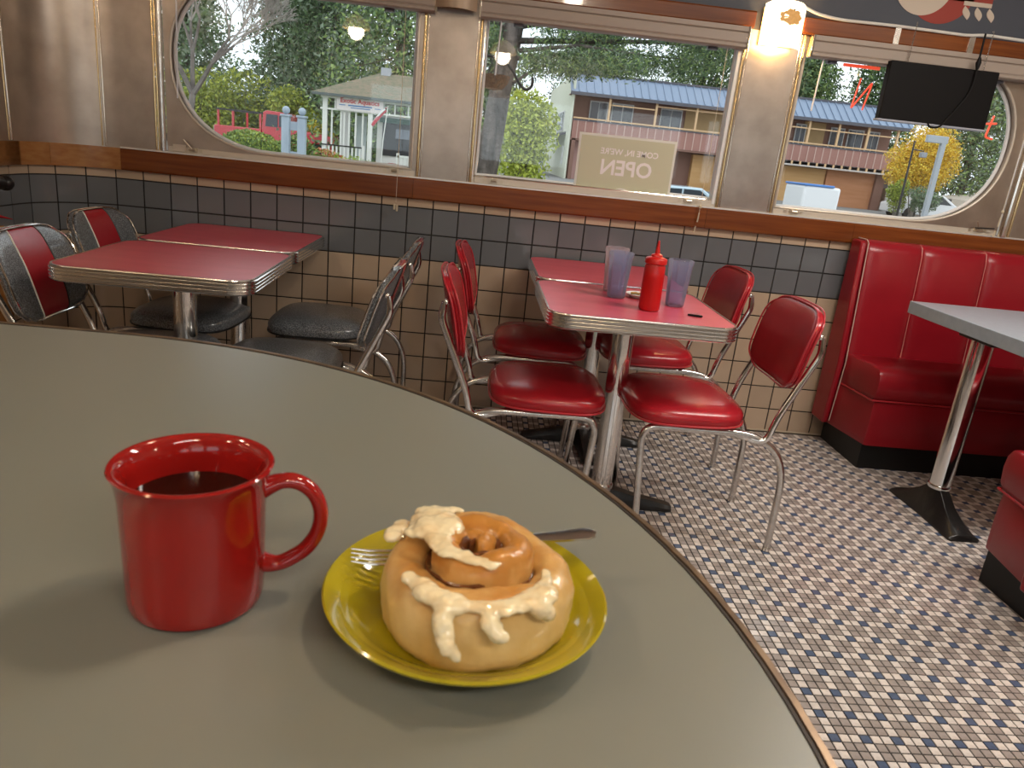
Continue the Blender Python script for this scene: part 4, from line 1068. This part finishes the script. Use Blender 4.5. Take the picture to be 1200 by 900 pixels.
conifer(22.3, 55, 14, 10, 'dark conifer behind the metal roof, just left of the red neon letter', 18000, [dk[1], dk[0]], .18, .1)
conifer(9.5, 58, 14, 10, 'dark conifer behind the metal roof, left one', 18000, dk, .18, .1)
conifer(18.0, 58, 15, 11, 'conifer behind the middle of the metal roof', 18000, [dk[1], dk[2], dk[0]], .18, .1)
conifer(26.5, 60, 15, 11, 'tall conifer behind the right end of the metal roof', 18000, [dk[1], dk[2]], .18, .1)
conifer(31.2, 43, 12, 8.5, 'green conifer right of the yellow tree', 26000, [dk[1], dk[2], dk[3]], .13, .14)
conifer(38.5, 47, 12, 9, 'farthest right conifer beyond the garage', 18000, [dk[1], dk[2]], .15, .06)
# near conifer with leaning trunk, boughs across the middle window
p0, p1 = at(562, 205, 9), at(596, 20, 9)
r = tree_root('leaning_conifer', p0.x, 9, 'near conifer with thick scaly trunk and long boughs in the middle window', 'tree')
mb = MB(); rows = []
for k in range(12):
    t = k/11; c = Vector((.26*t*1.6-.0, 0, 3.8*t)); rr = .18-.045*t
    rows.append([(c.x+rr*(1+.10*math.sin(5*a+3*t*PI)+.05*math.sin(9*a+8*t))*math.cos(a), rr*(1+.1*math.sin(5*a+3*t*PI))*math.sin(a), c.z) for a in [2*PI*i/24 for i in range(24)]])
mb.grid(rows, wrap=True); mb.build('trunk', bark, r)
pts = []; br = MB()
for (z, dx, dy, dz, n, th) in ((2.05, 1.0, .1, .55, 900, .03), (2.5, 3.0, .5, .35, 3400, .045), (2.75, 4.6, .8, .35, 4200, .05), (2.95, 3.6, -.8, .6, 3600, .05), (2.6, 2.0, -.6, .1, 3200, .04), (3.1, 5.2, 0.3, .2, 4200, .05), (2.9, -1.6, .3, .3, 1500, .05), (3.4, -2.6, .6, .5, 2500, .05), (3.4, 5.6, 1.2, .55, 4200, .05)):
    c = np.array((.3*z/2.4, 0, z)); tip = np.array((dx, dy, dz)); br.tube([tuple(c), tuple(c+tip*.5+np.array((0, 0, .10))), tuple(c+tip*.95)], [th, th*.6, .01], 7)
    if z > 2.3:
        t = rng.uniform(.15, 1.02, (n, 1)); k = (rng.integers(0, 10, (n, 1))/10.0)
        t = np.clip(k*.9+.12+rng.normal(size=(n, 1))*.028, .08, 1.05)
        sag = rng.uniform(0, 1, (n, 1)); lat = rng.normal(size=(n, 1))
        pts.append(c+tip*t+np.c_[lat*.10+sag*.10, lat*.30, -sag*.26+rng.normal(size=(n, 1))*.03])
br.build('boughs', bark, r); leafy('foliage', np.concatenate(pts), .04, [dk[1], dk[2], dk[0], dk[3]], r, .5)
# bare tree, left window
r = tree_root('bare_tree', -8.9, 24.5, 'leafless grey tree with a haze of twigs in the left window', 'tree')
mb = MB(); tw = MB()
def grow(p, dr, L, rad, dep):
    q = p+dr*L; (mb if dep < 3 else tw).tube([p, (p+q)/2+Vector((random.uniform(-.04, .04),)*3)*L, q], [rad, rad*.85, rad*.7], 5 if dep < 3 else 3, caps=False)
    if dep >= 7: return
    for k in range(3):
        nd = (dr+Vector((random.uniform(-.75, .75), random.uniform(-.75, .75), random.uniform(-.25, .55)))).normalized(); grow(q, nd, L*random.uniform(.68, .86), max(.011, rad*.6), dep+1)
grow(Vector((0, 0, 0)), Vector((.05, 0, 1)), 1.9, .16, 0)
mb.build('trunk', barkg, r, fix=False); tag(tw.build('twigs', mat('twig_grey', (.33, .30, .27), .9), r, fix=False), kind='stuff')
# yellow-green thickets behind the truck
for k, (px, Y, w, h, lb) in enumerate(((232, 30, 3.3, 3.1, 'yellow-green thicket at the left, behind the tail of the red truck'), (282, 31, 3.6, 3.3, 'yellow-green thicket behind the bed of the red truck'), (345, 29, 1.9, 2.75, 'lime green bush rising behind the blue-grey posts'))):
    c = at(px, 150, Y); bushy('thicket', c.x, Y, w, h, lb, yg, 7000, .085, 2.0, 16)
c = at(372, 150, 27); bushy('shrub', c.x, 27, 1.3, 1.5, 'yellowish shrub between truck and white shop', [yg[0], yl[2], yg[2]], 1800, .07)
c = at(612, 200, 14); bushy('bamboo_clump', c.x, 14, 1.25, 2.55, 'tall lime green bamboo beside the scaly trunk', yg[:2]+[mat('bamboo_pale', (.52, .58, .12), .7)], 9000, .05, 1.1, 18)
# round hedge and low plants
r = bushy('round_hedge', at(293, 170, 12).x, 12, 1.35, .98, 'round clipped hedge in front of the red truck', hg, 7000, .035, 1.2, 2, stem=False)
bpy.data.objects.remove(r.children[0]); leafy('foliage', ell_pts((0, 0, .42), (.78, .65, .62), 11000, .8), .03, [hg[0], hg[1], yg[1]], r)
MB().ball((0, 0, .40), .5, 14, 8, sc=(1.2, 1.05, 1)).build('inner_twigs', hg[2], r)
c = at(352, 180, 11); bushy('low_shrub', c.x, 11, .8, 1.05, 'green shrub behind the blue-grey posts', hg, 2600, .035, .7, 6)
c = at(378, 178, 12); bushy('heather', c.x, 12, 1.0, .95, 'rust red low plants in front of the shop rail', rd, 2600, .03, .6, 6)
c = at(425, 188, 10); bushy('low_shrub', c.x, 10, 1.1, .86, 'pale green low plants left of the shop gate', [hg[1], yg[1]], 2400, .03, .6, 7)
c = at(468, 190, 8.5); bushy('low_shrub', c.x, 8.5, .62, .98, 'yellow-green leafy plants at the right end of the left window', [yg[0], yg[1], hg[1]], 2600, .03, .5, 6)
c = at(563, 195, 7); bushy('low_shrub', c.x, 7, .35, .86, 'pale flowering plant at the foot of the scaly trunk', [hg[1], mat('pale_leaf', (.5, .56, .35), .7)], 1500, .025, .3, 5)
# yellow tree
c = at(1085, 180, 33); r = bushy('yellow_tree', c.x, 33, 3.2, 4.0, 'golden yellow autumn tree at the end of the balcony building', yl, 19000, .055, 2.6, 26, cat='tree', z0=1.2)
leafy('outer_foliage', np.concatenate([ell_pts((0, 0, 2.7), (1.75, 1.4, 1.5), 3500, .1), ell_pts((-.9, 0, 1.9), (.8, .9, .8), 1500, .1), ell_pts((.2, 0, 3.9), (1.1, 1.1, .6), 1500, .1)]), .055, yl, r)
MB().tube([(0, 0, 0), (.1, 0, 1.8), (0, 0, 3.2)], [.12, .09, .03], 8).build('trunk', barkg, r)
c = at(1088, 225, 31); bushy('shrub', c.x, 31, 1.6, 1.5, 'blue-green shrub below the yellow tree', [dk[3], dk[1]], 2200, .06)
c = at(1055, 222, 32); bushy('shrub', c.x, 32, 1.1, 1.9, 'olive shrub beside the corner of the balcony building', [yg[2], yg[1]], 2000, .06)

# red pickup truck -----------------------------------------------------
truck_red = mat('truck_red', (.50, .025, .035), .25, coat=.6)
tgl = mat('dark_glass', (.03, .04, .05), .05); tyre = mat('tyre', (.02, .02, .02), .8); wht = mat('white_paint', (.74, .75, .76), .5)
r = empty('pickup_truck', (-8.3, 26, GZ), math.radians(-2), 'red pickup truck with a ladder rack parked beyond the hedge', 'truck')
MB().prism([(0, .42), (0, .98), (1.68, .98), (1.68, .42), (1.12, .42), (1.0, .60), (.76, .66), (.5, .6), (.38, .42)], -.85, .85, ax='y').build('bed', truck_red, r, bevel=.03)
MB().prism([(1.70, .40), (1.70, 1.0), (1.75, 1.58), (1.88, 1.64), (2.45, 1.62), (2.85, 1.10), (4.15, .96), (4.3, .85), (4.3, .45), (4.05, .42), (3.9, .64), (3.55, .66), (3.35, .42)], -.85, .85, ax='y').build('cab', truck_red, r, bevel=.04)
MB().prism([(1.84, 1.10), (1.88, 1.52), (2.28, 1.52), (2.28, 1.10)], -.87, -.851, ax='y').build('side_window', tgl, r)
MB().prism([(2.33, 1.12), (2.33, 1.50), (2.42, 1.50), (2.70, 1.12)], -.87, -.851, ax='y').build('side_window', tgl, r)
MB().box(.06, 1.9, -.80, -.74, 1.50, 1.56).box(.06, 1.9, .74, .80, 1.50, 1.56).build('rack_rail', iron, r)
for x in (.1, .62, 1.6):
    MB().box(x, x+.07, -.79, -.74, .98, 1.5).box(x, x+.07, .74, .79, .98, 1.5).build('rack_post', truck_red, r)
MB().box(-.10, .02, -.8, .8, .40, .52).build('bumper', chrome_w, r, bevel=.01)
MB().box(-.012, .0, -.84, -.70, .75, .95).build('tail_light', mat('tail_light', (.7, .6, .55), .3), r)
for x in (.78, 3.72):
    for y in (-.80, .80): MB().prism([(x+.33*math.cos(2*PI*k/24), .33+.33*math.sin(2*PI*k/24)) for k in range(24)], y-.1, y+.1, ax='y').build('wheel', tyre, r)
# parked silver car far left and two others
def car(x, y, rz, label, body, s=1.0):
    r = empty('parked_car', (x, y, gh(x+1, y)), rz, label, 'car')
    MB().prism([(0, .28), (0, .72), (.5, .85), (1.0, 1.28), (2.4, 1.30), (3.1, .88), (3.95, .76), (4.05, .45), (3.9, .28)], -.8, .8, ax='y').build('body', body, r, bevel=.06)
    for y_ in (-.81, .80):
        MB().prism([(.75, .88), (1.08, 1.20), (1.65, 1.22), (1.65, .88)], y_, y_+.012, ax='y').prism([(1.72, .88), (1.72, 1.22), (2.32, 1.22), (2.85, .88)], y_, y_+.012, ax='y').build('side_window', tgl, r)
    MB().box(2.5, 2.53, -.7, .7, 1.0, 1.2, M=Matrix.Translation((.3, 0, 0))).build('windscreen', tgl, r)
    for x_ in (.75, 3.15):
        for y_ in (-.76, .76): MB().prism([(x_+.3*math.cos(2*PI*k/20), .3+.3*math.sin(2*PI*k/20)) for k in range(20)], y_-.09, y_+.09, ax='y').build('wheel', tyre, r)
    return r
c = at(222, 140, 33); car(c.x-3.9, 33, 0, 'dark silver car half hidden at the left behind the thicket', mat('car_silver', (.35, .37, .42), .25, coat=.6))
car(6.9, 24.5, .05, 'pale blue car roof showing beside the open sign', mat('car_pale_blue', (.45, .58, .66), .25, coat=.6))
car(22.2, 34.6, 0, 'white car low between the building corner and the garage', mat('car_white', (.75, .76, .78), .3, coat=.4))
r = empty('cargo_trailer', (14.1, 22, gh(13, 22)), 0, 'white covered trailer with a blue stripe in front of the plywood wall', 'trailer')
MB().box(-2.2, -.95, -.8, .8, .35, 1.80).build('box_body', wht, r, bevel=.08)
MB().box(-2.21, -1.2, -.82, .82, 1.79, 1.86).build('blue_tarp', mat('tarp_blue', (.08, .22, .55), .4), r, bevel=.02)
for x_ in (-1.8, -1.1): MB().prism([(x_+.28*math.cos(2*PI*k/20), .28+.28*math.sin(2*PI*k/20)) for k in range(20)], -.82, -.65, ax='y').build('wheel', tyre, r)
# blue-grey posts
bgrey = mat('post_blue_grey', (.36, .43, .50), .6, noise=((8, 8, 2), (.28, .34, .40), 3, .3, .7))
r = empty('carved_posts', (-1.40, 8, GZ), 0, 'pair of blue-grey posts with ball tops joined by rails', 'posts')
for x in (-.11, .115):
    MB().box(x-.055, x+.055, -.055, .055, 0, 1.30).box(x-.07, x+.07, -.07, .07, 1.30, 1.33).build('post', bgrey, r, bevel=.006)
    MB().ball((x, 0, 1.385), .055, 14, 10).build('ball_finial', bgrey, r)
MB().box(-.06, .065, -.02, .02, 1.12, 1.24).box(-.06, .065, -.02, .02, .75, .83).build('rail', bgrey, r)

# little white shop with porch ------------------------------------------
gw = mat('shop_white', (.72, .72, .69), .6); groof = mat('shingle_roof', (.13, .14, .09), .9, noise=((8, 8, 8), (.22, .17, .12), 4, .35, .65))
dkin = mat('dark_interior', (.025, .025, .03), .3); grn = mat('awning_green', (.05, .12, .10), .5)
GX = -2.62; GY = 16.0
r = empty('porch_shop', (GX, GY, GZ), 0, 'small white shop with a posted porch, hipped shingle roof and banner sign', 'building')
def gb(nm, m_, *bx, **k):
    mb = MB()
    for b in bx: mb.box(*b)
    return mb.build(nm, m_, r, smooth=False, **k)
gb('floor_deck', mat('deck_grey', (.25, .22, .2), .7), (-.1, 3.4, 0, 3.0, 0, .25))
gb('fascia', gw, (-.05, 3.4, -.06, .02, 1.66, 1.70), (-.05, 3.4, -.06, .02, 1.93, 1.97))
gb('gutter', mat('gutter_dark', (.10, .12, .12), .5), (-.22, 3.5, -.24, -.10, 1.97, 2.03))
for x in (0, 1.10, 2.75): gb('porch_post', gw, (x, x+.11, -.05, .06, .25, 1.95))
for x in (.28, 1.45, 1.72, 2.05, 2.4): gb('transom_post', gw, (x, x+.035, -.02, .02, 1.70, 1.93))
for x in (.20, .42, .50, .62, .78, .95): gb('lattice_slat', gw, (x, x+.04, .0, .03, .85, 1.66))
gb('hand_rail', iron, (.0, 1.02, -.08, -.03, .83, .86))
for k in range(10): gb('baluster', gw, (.06+k*.095, .10+k*.095, -.07, -.04, .28, .83))
gb('bottom_rail', gw, (.0, 1.05, -.08, -.03, .26, .31))
gb('newel_post', gw, (.98, 1.05, -.09, -.02, 0, .9), (1.88, 1.95, -.5, -.43, 0, .82))
for k in range(8): gb('baluster', gw, (1.98+k*.09, 2.02+k*.09, -.49, -.46, .1, .74))
gb('hand_rail', gw, (1.9, 2.75, -.5, -.44, .72, .77))
gb('shop_wall', gw, (1.28, 3.3, .35, .42, .25, 1.66), (.0, .25, 2.4, 2.5, .25, 1.9))
gb('shop_window', dkin, (1.42, 2.8, .31, .349, .72, 1.50)); gb('awning', grn, (1.35, 3.0, .22, .33, 1.50, 1.62))
gb('notice', wht, (2.35, 2.50, .30, .309, .78, .95)); gb('window_display', mat('display_grey', (.20, .22, .27), .6), (1.75, 2.3, .30, .309, 1.15, 1.38)); gb('open_door', mat('door_pale', (.50, .56, .56), .5), (.72, .98, .6, .65, .25, 1.6))
gb('red_crate', mat('crate_red', (.35, .06, .04), .6), (1.62, 1.8, .05, .25, .25, .55))
roof = MB(); zb, zt = 2.03, 2.72
roof.add([(-.22, -.24, zb), (3.6, -.24, zb), (3.6, 3.2, zb), (-.22, 3.2, zb), (1.15, 1.5, zt), (2.6, 1.5, zt)], [(0, 1, 5, 4), (1, 2, 5), (2, 3, 4, 5), (3, 0, 4), (0, 3, 2, 1)])
roof.build('roof', groof, r, smooth=False)
gb('roof_vent', mat('vent_grey', (.35, .38, .42), .5), (1.18, 1.42, 1.35, 1.6, 2.62, 2.85)); gb('roof_panel', mat('roof_panel_dark', (.12, .12, .14), .4), (2.15, 2.7, .2, .45, 2.22, 2.36))
gb('banner', mat('banner_white', (.72, .66, .66), .5), (.34, 1.46, -.09, -.065, 1.68, 1.98))
text_mesh('Exotic Aquatics', .15, .001, Matrix.Translation((.90, -.094, 1.90)) @ XZ, extrude=.002, bold=True).build('banner_lettering', mat('letter_red', (.55, .06, .07), .5), r, smooth=False)
gb('banner_stripe', mat('letter_blue', (.10, .22, .45), .5), (.62, 1.20, -.0945, -.0905, 1.785, 1.815), (.68, 1.15, -.0945, -.0905, 1.74, 1.76), (.40, .55, -.0945, -.0905, 1.79, 1.81), (1.26, 1.40, -.0945, -.0905, 1.77, 1.79))
# dive flag
c = Vector((-1.03, 15.3, 0)); r = empty('dive_flag', (c.x, 15.3, GZ), 0, 'red flag with a white diagonal stripe on a slanted pole by the shop', 'flag')
MB().tube([(.06, .0, 1.86), (-.02, 0, 1.1), (-.06, 0, 0)], .012, 6).build('pole', gw, r)
rows = [[(.05-.30*u-.06*math.sin(3*v), .03*math.sin(5*u), 1.84-.36*u-.10*v+.02*math.sin(4*u)) for v in (0, .25, .5, .75, 1)] for u in [i/8 for i in range(9)]]
rows = [[(x, y-(.0 if k else .0), z) for k, (x, y, z) in enumerate(rw)] for rw in rows]
fb = MB(); fb.grid(rows); o = fb.build('cloth', mat('flag_red', (.60, .05, .08), .6), r); so = o.modifiers.new('thick', 'SOLIDIFY'); so.thickness = .006
fb = MB(); fb.grid([[(rows[i][2][0]-.01, -.008, rows[i][2][2]+.006), (rows[i][2][0]+.02, -.008, rows[i][2][2]-.018)] for i in range(9)]); o = fb.build('white_stripe', wht, r); so = o.modifiers.new('thick', 'SOLIDIFY'); so.thickness = .004
# pale building behind the truck
r = empty('distant_house', (-5.5, 44, GZ), 0, 'pale grey house with white roof edges far behind the truck', 'building')
MB().box(0, 8.2, 0, 4, 0, 2.0).build('wall', mat('house_grey', (.36, .36, .35), .7), r, smooth=False)
MB().prism([(-.6, 3.0), (-.6, 2.85), (8.8, 1.75), (8.8, 1.95)], -.4, 4.4, ax='y').build('roof', mat('pale_roof', (.62, .66, .68), .6), r, smooth=False)
for x in (2.0, 5.5): MB().box(x, x+1.2, -.03, .0, .9, 1.6).build('window', tgl, r)
# garden hook with hanging basket just outside the glass
hk = at(600, 90, .9)
r = empty('shepherd_hook', (1.10, .95, GZ), 0, 'black curled garden hook holding a brown hanging basket outside the middle window', 'plant hook')
def hp_(px, py): v = at(px, py, .95); return (v.x-1.10, 0, v.z)
MB().tube([(-.02, 0, 0), (-.01, 0, 1.55), *cr([Vector(hp_(q, w)) for q, w in ((552, 62), (568, 65), (582, 67), (592, 72), (601, 84), (608, 97), (616, 105), (623, 101), (624, 91))], 4)], .008, 8).build('hook_rod', iron, r)
bc = Vector(hp_(580, 88)); 
MB().lathe([(.001, -.07), (.05, -.062), (.075, -.03), (.085, .0), (.086, .006), (.078, .0), (.001, -.01)], (bc.x, .08, bc.z), 20).build('basket', mat('coir', (.20, .09, .04), .9, noise=(60, (.10, .05, .03), 4, .3, .7), bump=(80, .8, .01)), r)
mb = MB()
for k in range(3):
    a = k*2.1; mb.tube([(bc.x+.085*math.cos(a), .08+.085*math.sin(a), bc.z), (bc.x, .08, bc.z+.14)], .0018, 5)
mb.build('hanger_wires', iron, r)
# small green bin and lantern near the trunk
tag(MB().lathe([(.10, 0), (.13, .62), (.14, .64), (.12, .66)], at(577, 195, 8.3), 16).build('dark_bin', mat('bin_grey', (.10, .13, .15), .5)), 'dark grey bin beside the foot of the scaly trunk', 'bin')
bin_ = bpy.data.objects['dark_bin']; bin_.location = (0, 0, 0)
for v in bin_.data.vertices: v.co.z = v.co.z-at(577, 195, 8.3).z+GZ

# balcony building --------------------------------------------------------
BX, BY = 5.95, 38.0
r = empty('balcony_building', (BX, BY, GZ), 0, 'two storey building with blue metal roof and pink-brown balconies', 'building')
bwood = mat('siding_brown', (.24, .13, .10), .8); pink = mat('balcony_board', (.37, .19, .16), .7, noise=((1, 1, .3), (.32, .16, .13), 2, .3, .7)); pinkl = mat('board_gap_light', (.55, .38, .33), .7)
tanw = mat('tan_stucco', (.50, .34, .17), .8, noise=(1.5, (.44, .30, .15), 3, .3, .7)); ply = mat('plywood', (.66, .40, .18), .7, noise=((.6, 1, 6), (.58, .33, .13), 4, .3, .7)); ply2 = mat('plywood_red', (.58, .27, .14), .7, noise=((.6, 1, 6), (.50, .22, .10), 4, .3, .7))
cream_w = mat('cream_stucco', (.62, .64, .53), .8); post_m = mat('raw_timber', (.66, .44, .25), .7); metal_r = mat('blue_metal_roof', (.20, .26, .36), .45, metal=.3); edge_d = mat('roof_edge_dark', (.09, .09, .11), .6)
def bb(nm, m_, *bx):
    mb = MB()
    for b in bx: mb.box(*b)
    return mb.build(nm, m_, r, smooth=False)
LB = 18.0
bb('upper_wall', bwood, (0, LB, 1.2, 1.3, 2.2, 4.5)); bb('lower_wall', bwood, (0, LB, 1.2, 1.3, 0, 2.2))
bb('side_wall', cream_w, (-.10, 0, .0, 14.0, 0, 5.35)); bb('rear_mass', cream_w, (0, LB, 13.9, 14.0, 0, 5.3)); bb('right_wall', bwood, (LB-.1, LB, 1.3, 14, 0, 5.3))
bb('flat_roof', edge_d, (0, LB, 1.3, 14, 5.25, 5.34))
# metal mansard roof and seams
M_ = MB().prism([(-.15, 4.36), (-.15, 4.44), (1.3, 5.46), (1.3, 5.30)], -.25, LB+.5, ax='x'); M_.v = [(x, y-.6 if False else y, z) for x, y, z in M_.v]
M_.build('metal_roof', metal_r, r, smooth=False)
n = int((LB+.75)/.42)
for k in range(n+1):
    x = -.25+k*.42
    MB().prism([(-.16, 4.44), (-.16, 4.49), (1.3, 5.51), (1.3, 5.46)], x, x+.05, ax='x').build('roof_seam', metal_r, r, smooth=False)
bb('ridge_cap', edge_d, (-.3, LB+.5, 1.2, 1.45, 5.42, 5.52)); bb('fascia', edge_d, (-.25, LB+.5, -.22, -.12, 4.26, 4.42)); bb('soffit', bwood, (-.2, LB+.4, -.12, 1.2, 4.30, 4.34))
bb('deck', bwood, (0, LB, 0, 1.2, 2.02, 2.14))
# balcony board fronts
def balcony(x0, x1, z0, z1, y=-.02):
    bb('balcony_front', pink, (x0, x1, y, y+.05, z0, z1))
    mb = MB(); k = x0+.25
    while k < x1-.1: mb.box(k, k+.05, y-.02, y, z0, z1); k += .42
    mb.build('board_batten', pinkl, r, smooth=False)
    bb('cap_rail', post_m, (x0, x1, y-.05, y+.08, z1+.10, z1+.17)); bb('top_rail', edge_d, (x0, x1, y-.03, y+.06, z1, z1+.06))
balcony(.05, 8.3, 2.12, 3.02); balcony(10.6, 18.1, 2.18, 3.0)
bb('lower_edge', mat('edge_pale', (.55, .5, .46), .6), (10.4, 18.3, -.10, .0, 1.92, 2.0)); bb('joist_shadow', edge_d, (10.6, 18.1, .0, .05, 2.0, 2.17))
for k in range(16): bb('joist_end', post_m, (10.75+k*.47, 10.85+k*.47, -.06, .0, 2.0, 2.17))
for x in (1.85, 4.35, 6.55, 8.2, 10.7, 12.75, 14.4, 16.05, 17.7): bb('balcony_post', post_m, (x, x+.11, -.02, .09, 3.1, 4.32))
bb('mid_rail', post_m, (1.85, 4.4, .0, .06, 3.92, 3.98), (10.7, 17.8, .0, .06, 3.86, 3.92), (4.4, 8.2, .0, .06, 4.1, 4.15))
bb('tan_panel', tanw, (6.3, 9.4, 1.14, 1.2, 2.2, 4.3), (13.0, 14.2, 1.14, 1.2, 2.2, 4.3)); 
frame_m = mat('white_frame', (.62, .62, .62), .5); cur = mat('window_grey', (.07, .08, .10), .15)
for x0, x1 in ((1.0, 2.0), (2.2, 3.4), (4.9, 6.1), (9.75, 10.75), (11.0, 12.2), (12.5, 13.1), (14.5, 15.3), (15.5, 16.4), (16.6, 17.3)):
    w = bb('window', frame_m, (x0, x1, 1.08, 1.14, 2.3, 4.15))
    MB().box(x0+.06, (x0+x1)/2-.03, 1.05, 1.079, 2.4, 4.08).box((x0+x1)/2+.03, x1-.06, 1.05, 1.079, 2.4, 4.08).build('pane', cur, w, smooth=False)
# ground floor
bb('plywood_wall', ply, (7.0, 9.6, .80, 1.2, 0, 1.95), (11.2, 14.6, .80, 1.2, 0, 1.9)); bb('plywood_wall', ply2, (14.65, 17.5, .7, 1.2, 0, 1.95))
bb('corner_trim', frame_m, (17.95, 18.1, -.05, .15, 0, 2.0)); bb('ground_posts', bwood, (.1, .3, .0, .2, 0, 2.1), (17.4, 17.9, .5, .9, 0, 2.0))
bb('pink_wall', mat('pink_wall', (.50, .30, .27), .8), (.3, 3.0, .9, 1.0, 0, 2.0))
# side wall window, awning
w = bb('window', frame_m, (-.16, -.10, 3.0, 6.2, 2.5, 3.6)); MB().box(-.19, -.161, 3.1, 4.5, 2.58, 3.52).box(-.19, -.161, 4.65, 6.1, 2.58, 3.52).build('pane', cur, w, smooth=False)
w = bb('window', frame_m, (-.16, -.10, 1.5, 2.1, .7, 1.7))
MB().prism([(-1.3, 2.0), (-1.3, 2.08), (-.1, 2.45), (-.1, 2.3)], 1.5, 6.5, ax='y').build('side_awning', edge_d, r, smooth=False)
# stairs between the balconies
sb = MB()
for k in range(9): bb('stair_tread', frame_m, (6.3+k*.0, 7.1, -.9+.0, -.15, .55+k*.20, .60+k*.20)) if False else bb('stair_tread', post_m, (8.35-.0+k*.10-.9, 9.1+k*.0, -1.5+k*.12, -1.35+k*.12, .75+k*.17, .79+k*.17))
MB().prism([(8.9, .70), (9.4, .70), (9.1, 2.9), (8.7, 2.9)], -1.55, -1.45, ax='y').build('stair_stringer', bwood, r, smooth=False)
MB().tube([(9.45, -1.5, 1.5), (8.9, -.4, 3.1)], .05, 6).tube([(8.7, -1.5, 1.3), (8.1, -.4, 3.0)], .05, 6).build('stair_handrail', bwood, r)
bb('stair_landing', bwood, (8.0, 9.7, -1.9, -1.2, .45, .72)); bb('landing_post', bwood, (8.1, 8.2, -1.85, -1.75, 0, .45))
bb('stair_side_boards', bwood, (8.3, 10.4, -.06, .0, 2.1, 3.0))
# street lamps
r = empty('street_lamp', (9.98, 12, GZ), 0, 'thin black street lamp left of the yellow tree', 'street lamp')
MB().tube([(0, 0, 0), (-.02, 0, 2.16)], [.03, .018], 8).build('pole', iron, r); MB().tube([(-.01, 0, 2.0), (.22, 0, 1.98)], .012, 6).build('arm', iron, r); MB().box(.16, .28, -.05, .05, 1.86, 1.96).build('lantern', mat('lantern_grey', (.25, .27, .3), .5), r, bevel=.01)
r = empty('street_lamp', (10.55, 12, GZ), 0, 'thick grey parking lot lamp pole in front of the yellow tree', 'street lamp')
lg = mat('lamp_grey', (.34, .37, .40), .5)
MB().box(-.048, .048, -.048, .048, 0, 2.30).build('pole', lg, r, bevel=.008); MB().box(-.36, .07, -.05, .05, 2.16, 2.30).build('lamp_head', lg, r, bevel=.01)
MB().box(-.14, .14, -.14, .14, 0, .6).build('base_block', mat('base_pale', (.5, .5, .48), .7), r, bevel=.01)
# garage building at the right
r = empty('garage_building', (24.4, 36, GZ), 0, 'tan building with a ribbed roller door beyond the lamp poles', 'building')
MB().prism([(0, 0), (0, 1.25), (3.2, 1.0), (9.5, 1.9), (9.5, 0)], 0, 5, ax='y').build('wall', mat('tan_wall', (.46, .40, .33), .8), r, smooth=False)
for k in range(9): MB().box(3.3, 6.3, -.06, -.0, .1+k*.13, .1+k*.13+.115).build('door_panel', mat('roller_door', (.52, .47, .40), .6), r, smooth=False)
r = empty('distant_house', (28.5, 52, GZ), 0, 'grey roofed house half hidden by conifers at the far right', 'building')
MB().box(0, 5, 0, 4, 0, 2.4).build('wall', mat('house_brown', (.16, .13, .12), .8), r, smooth=False)
MB().prism([(-.6, 2.3), (1.2, 3.6), (3.8, 3.6), (5.6, 2.3)], -.5, 4.5, ax='y').build('roof', mat('grey_roof', (.32, .33, .36), .7), r, smooth=False)
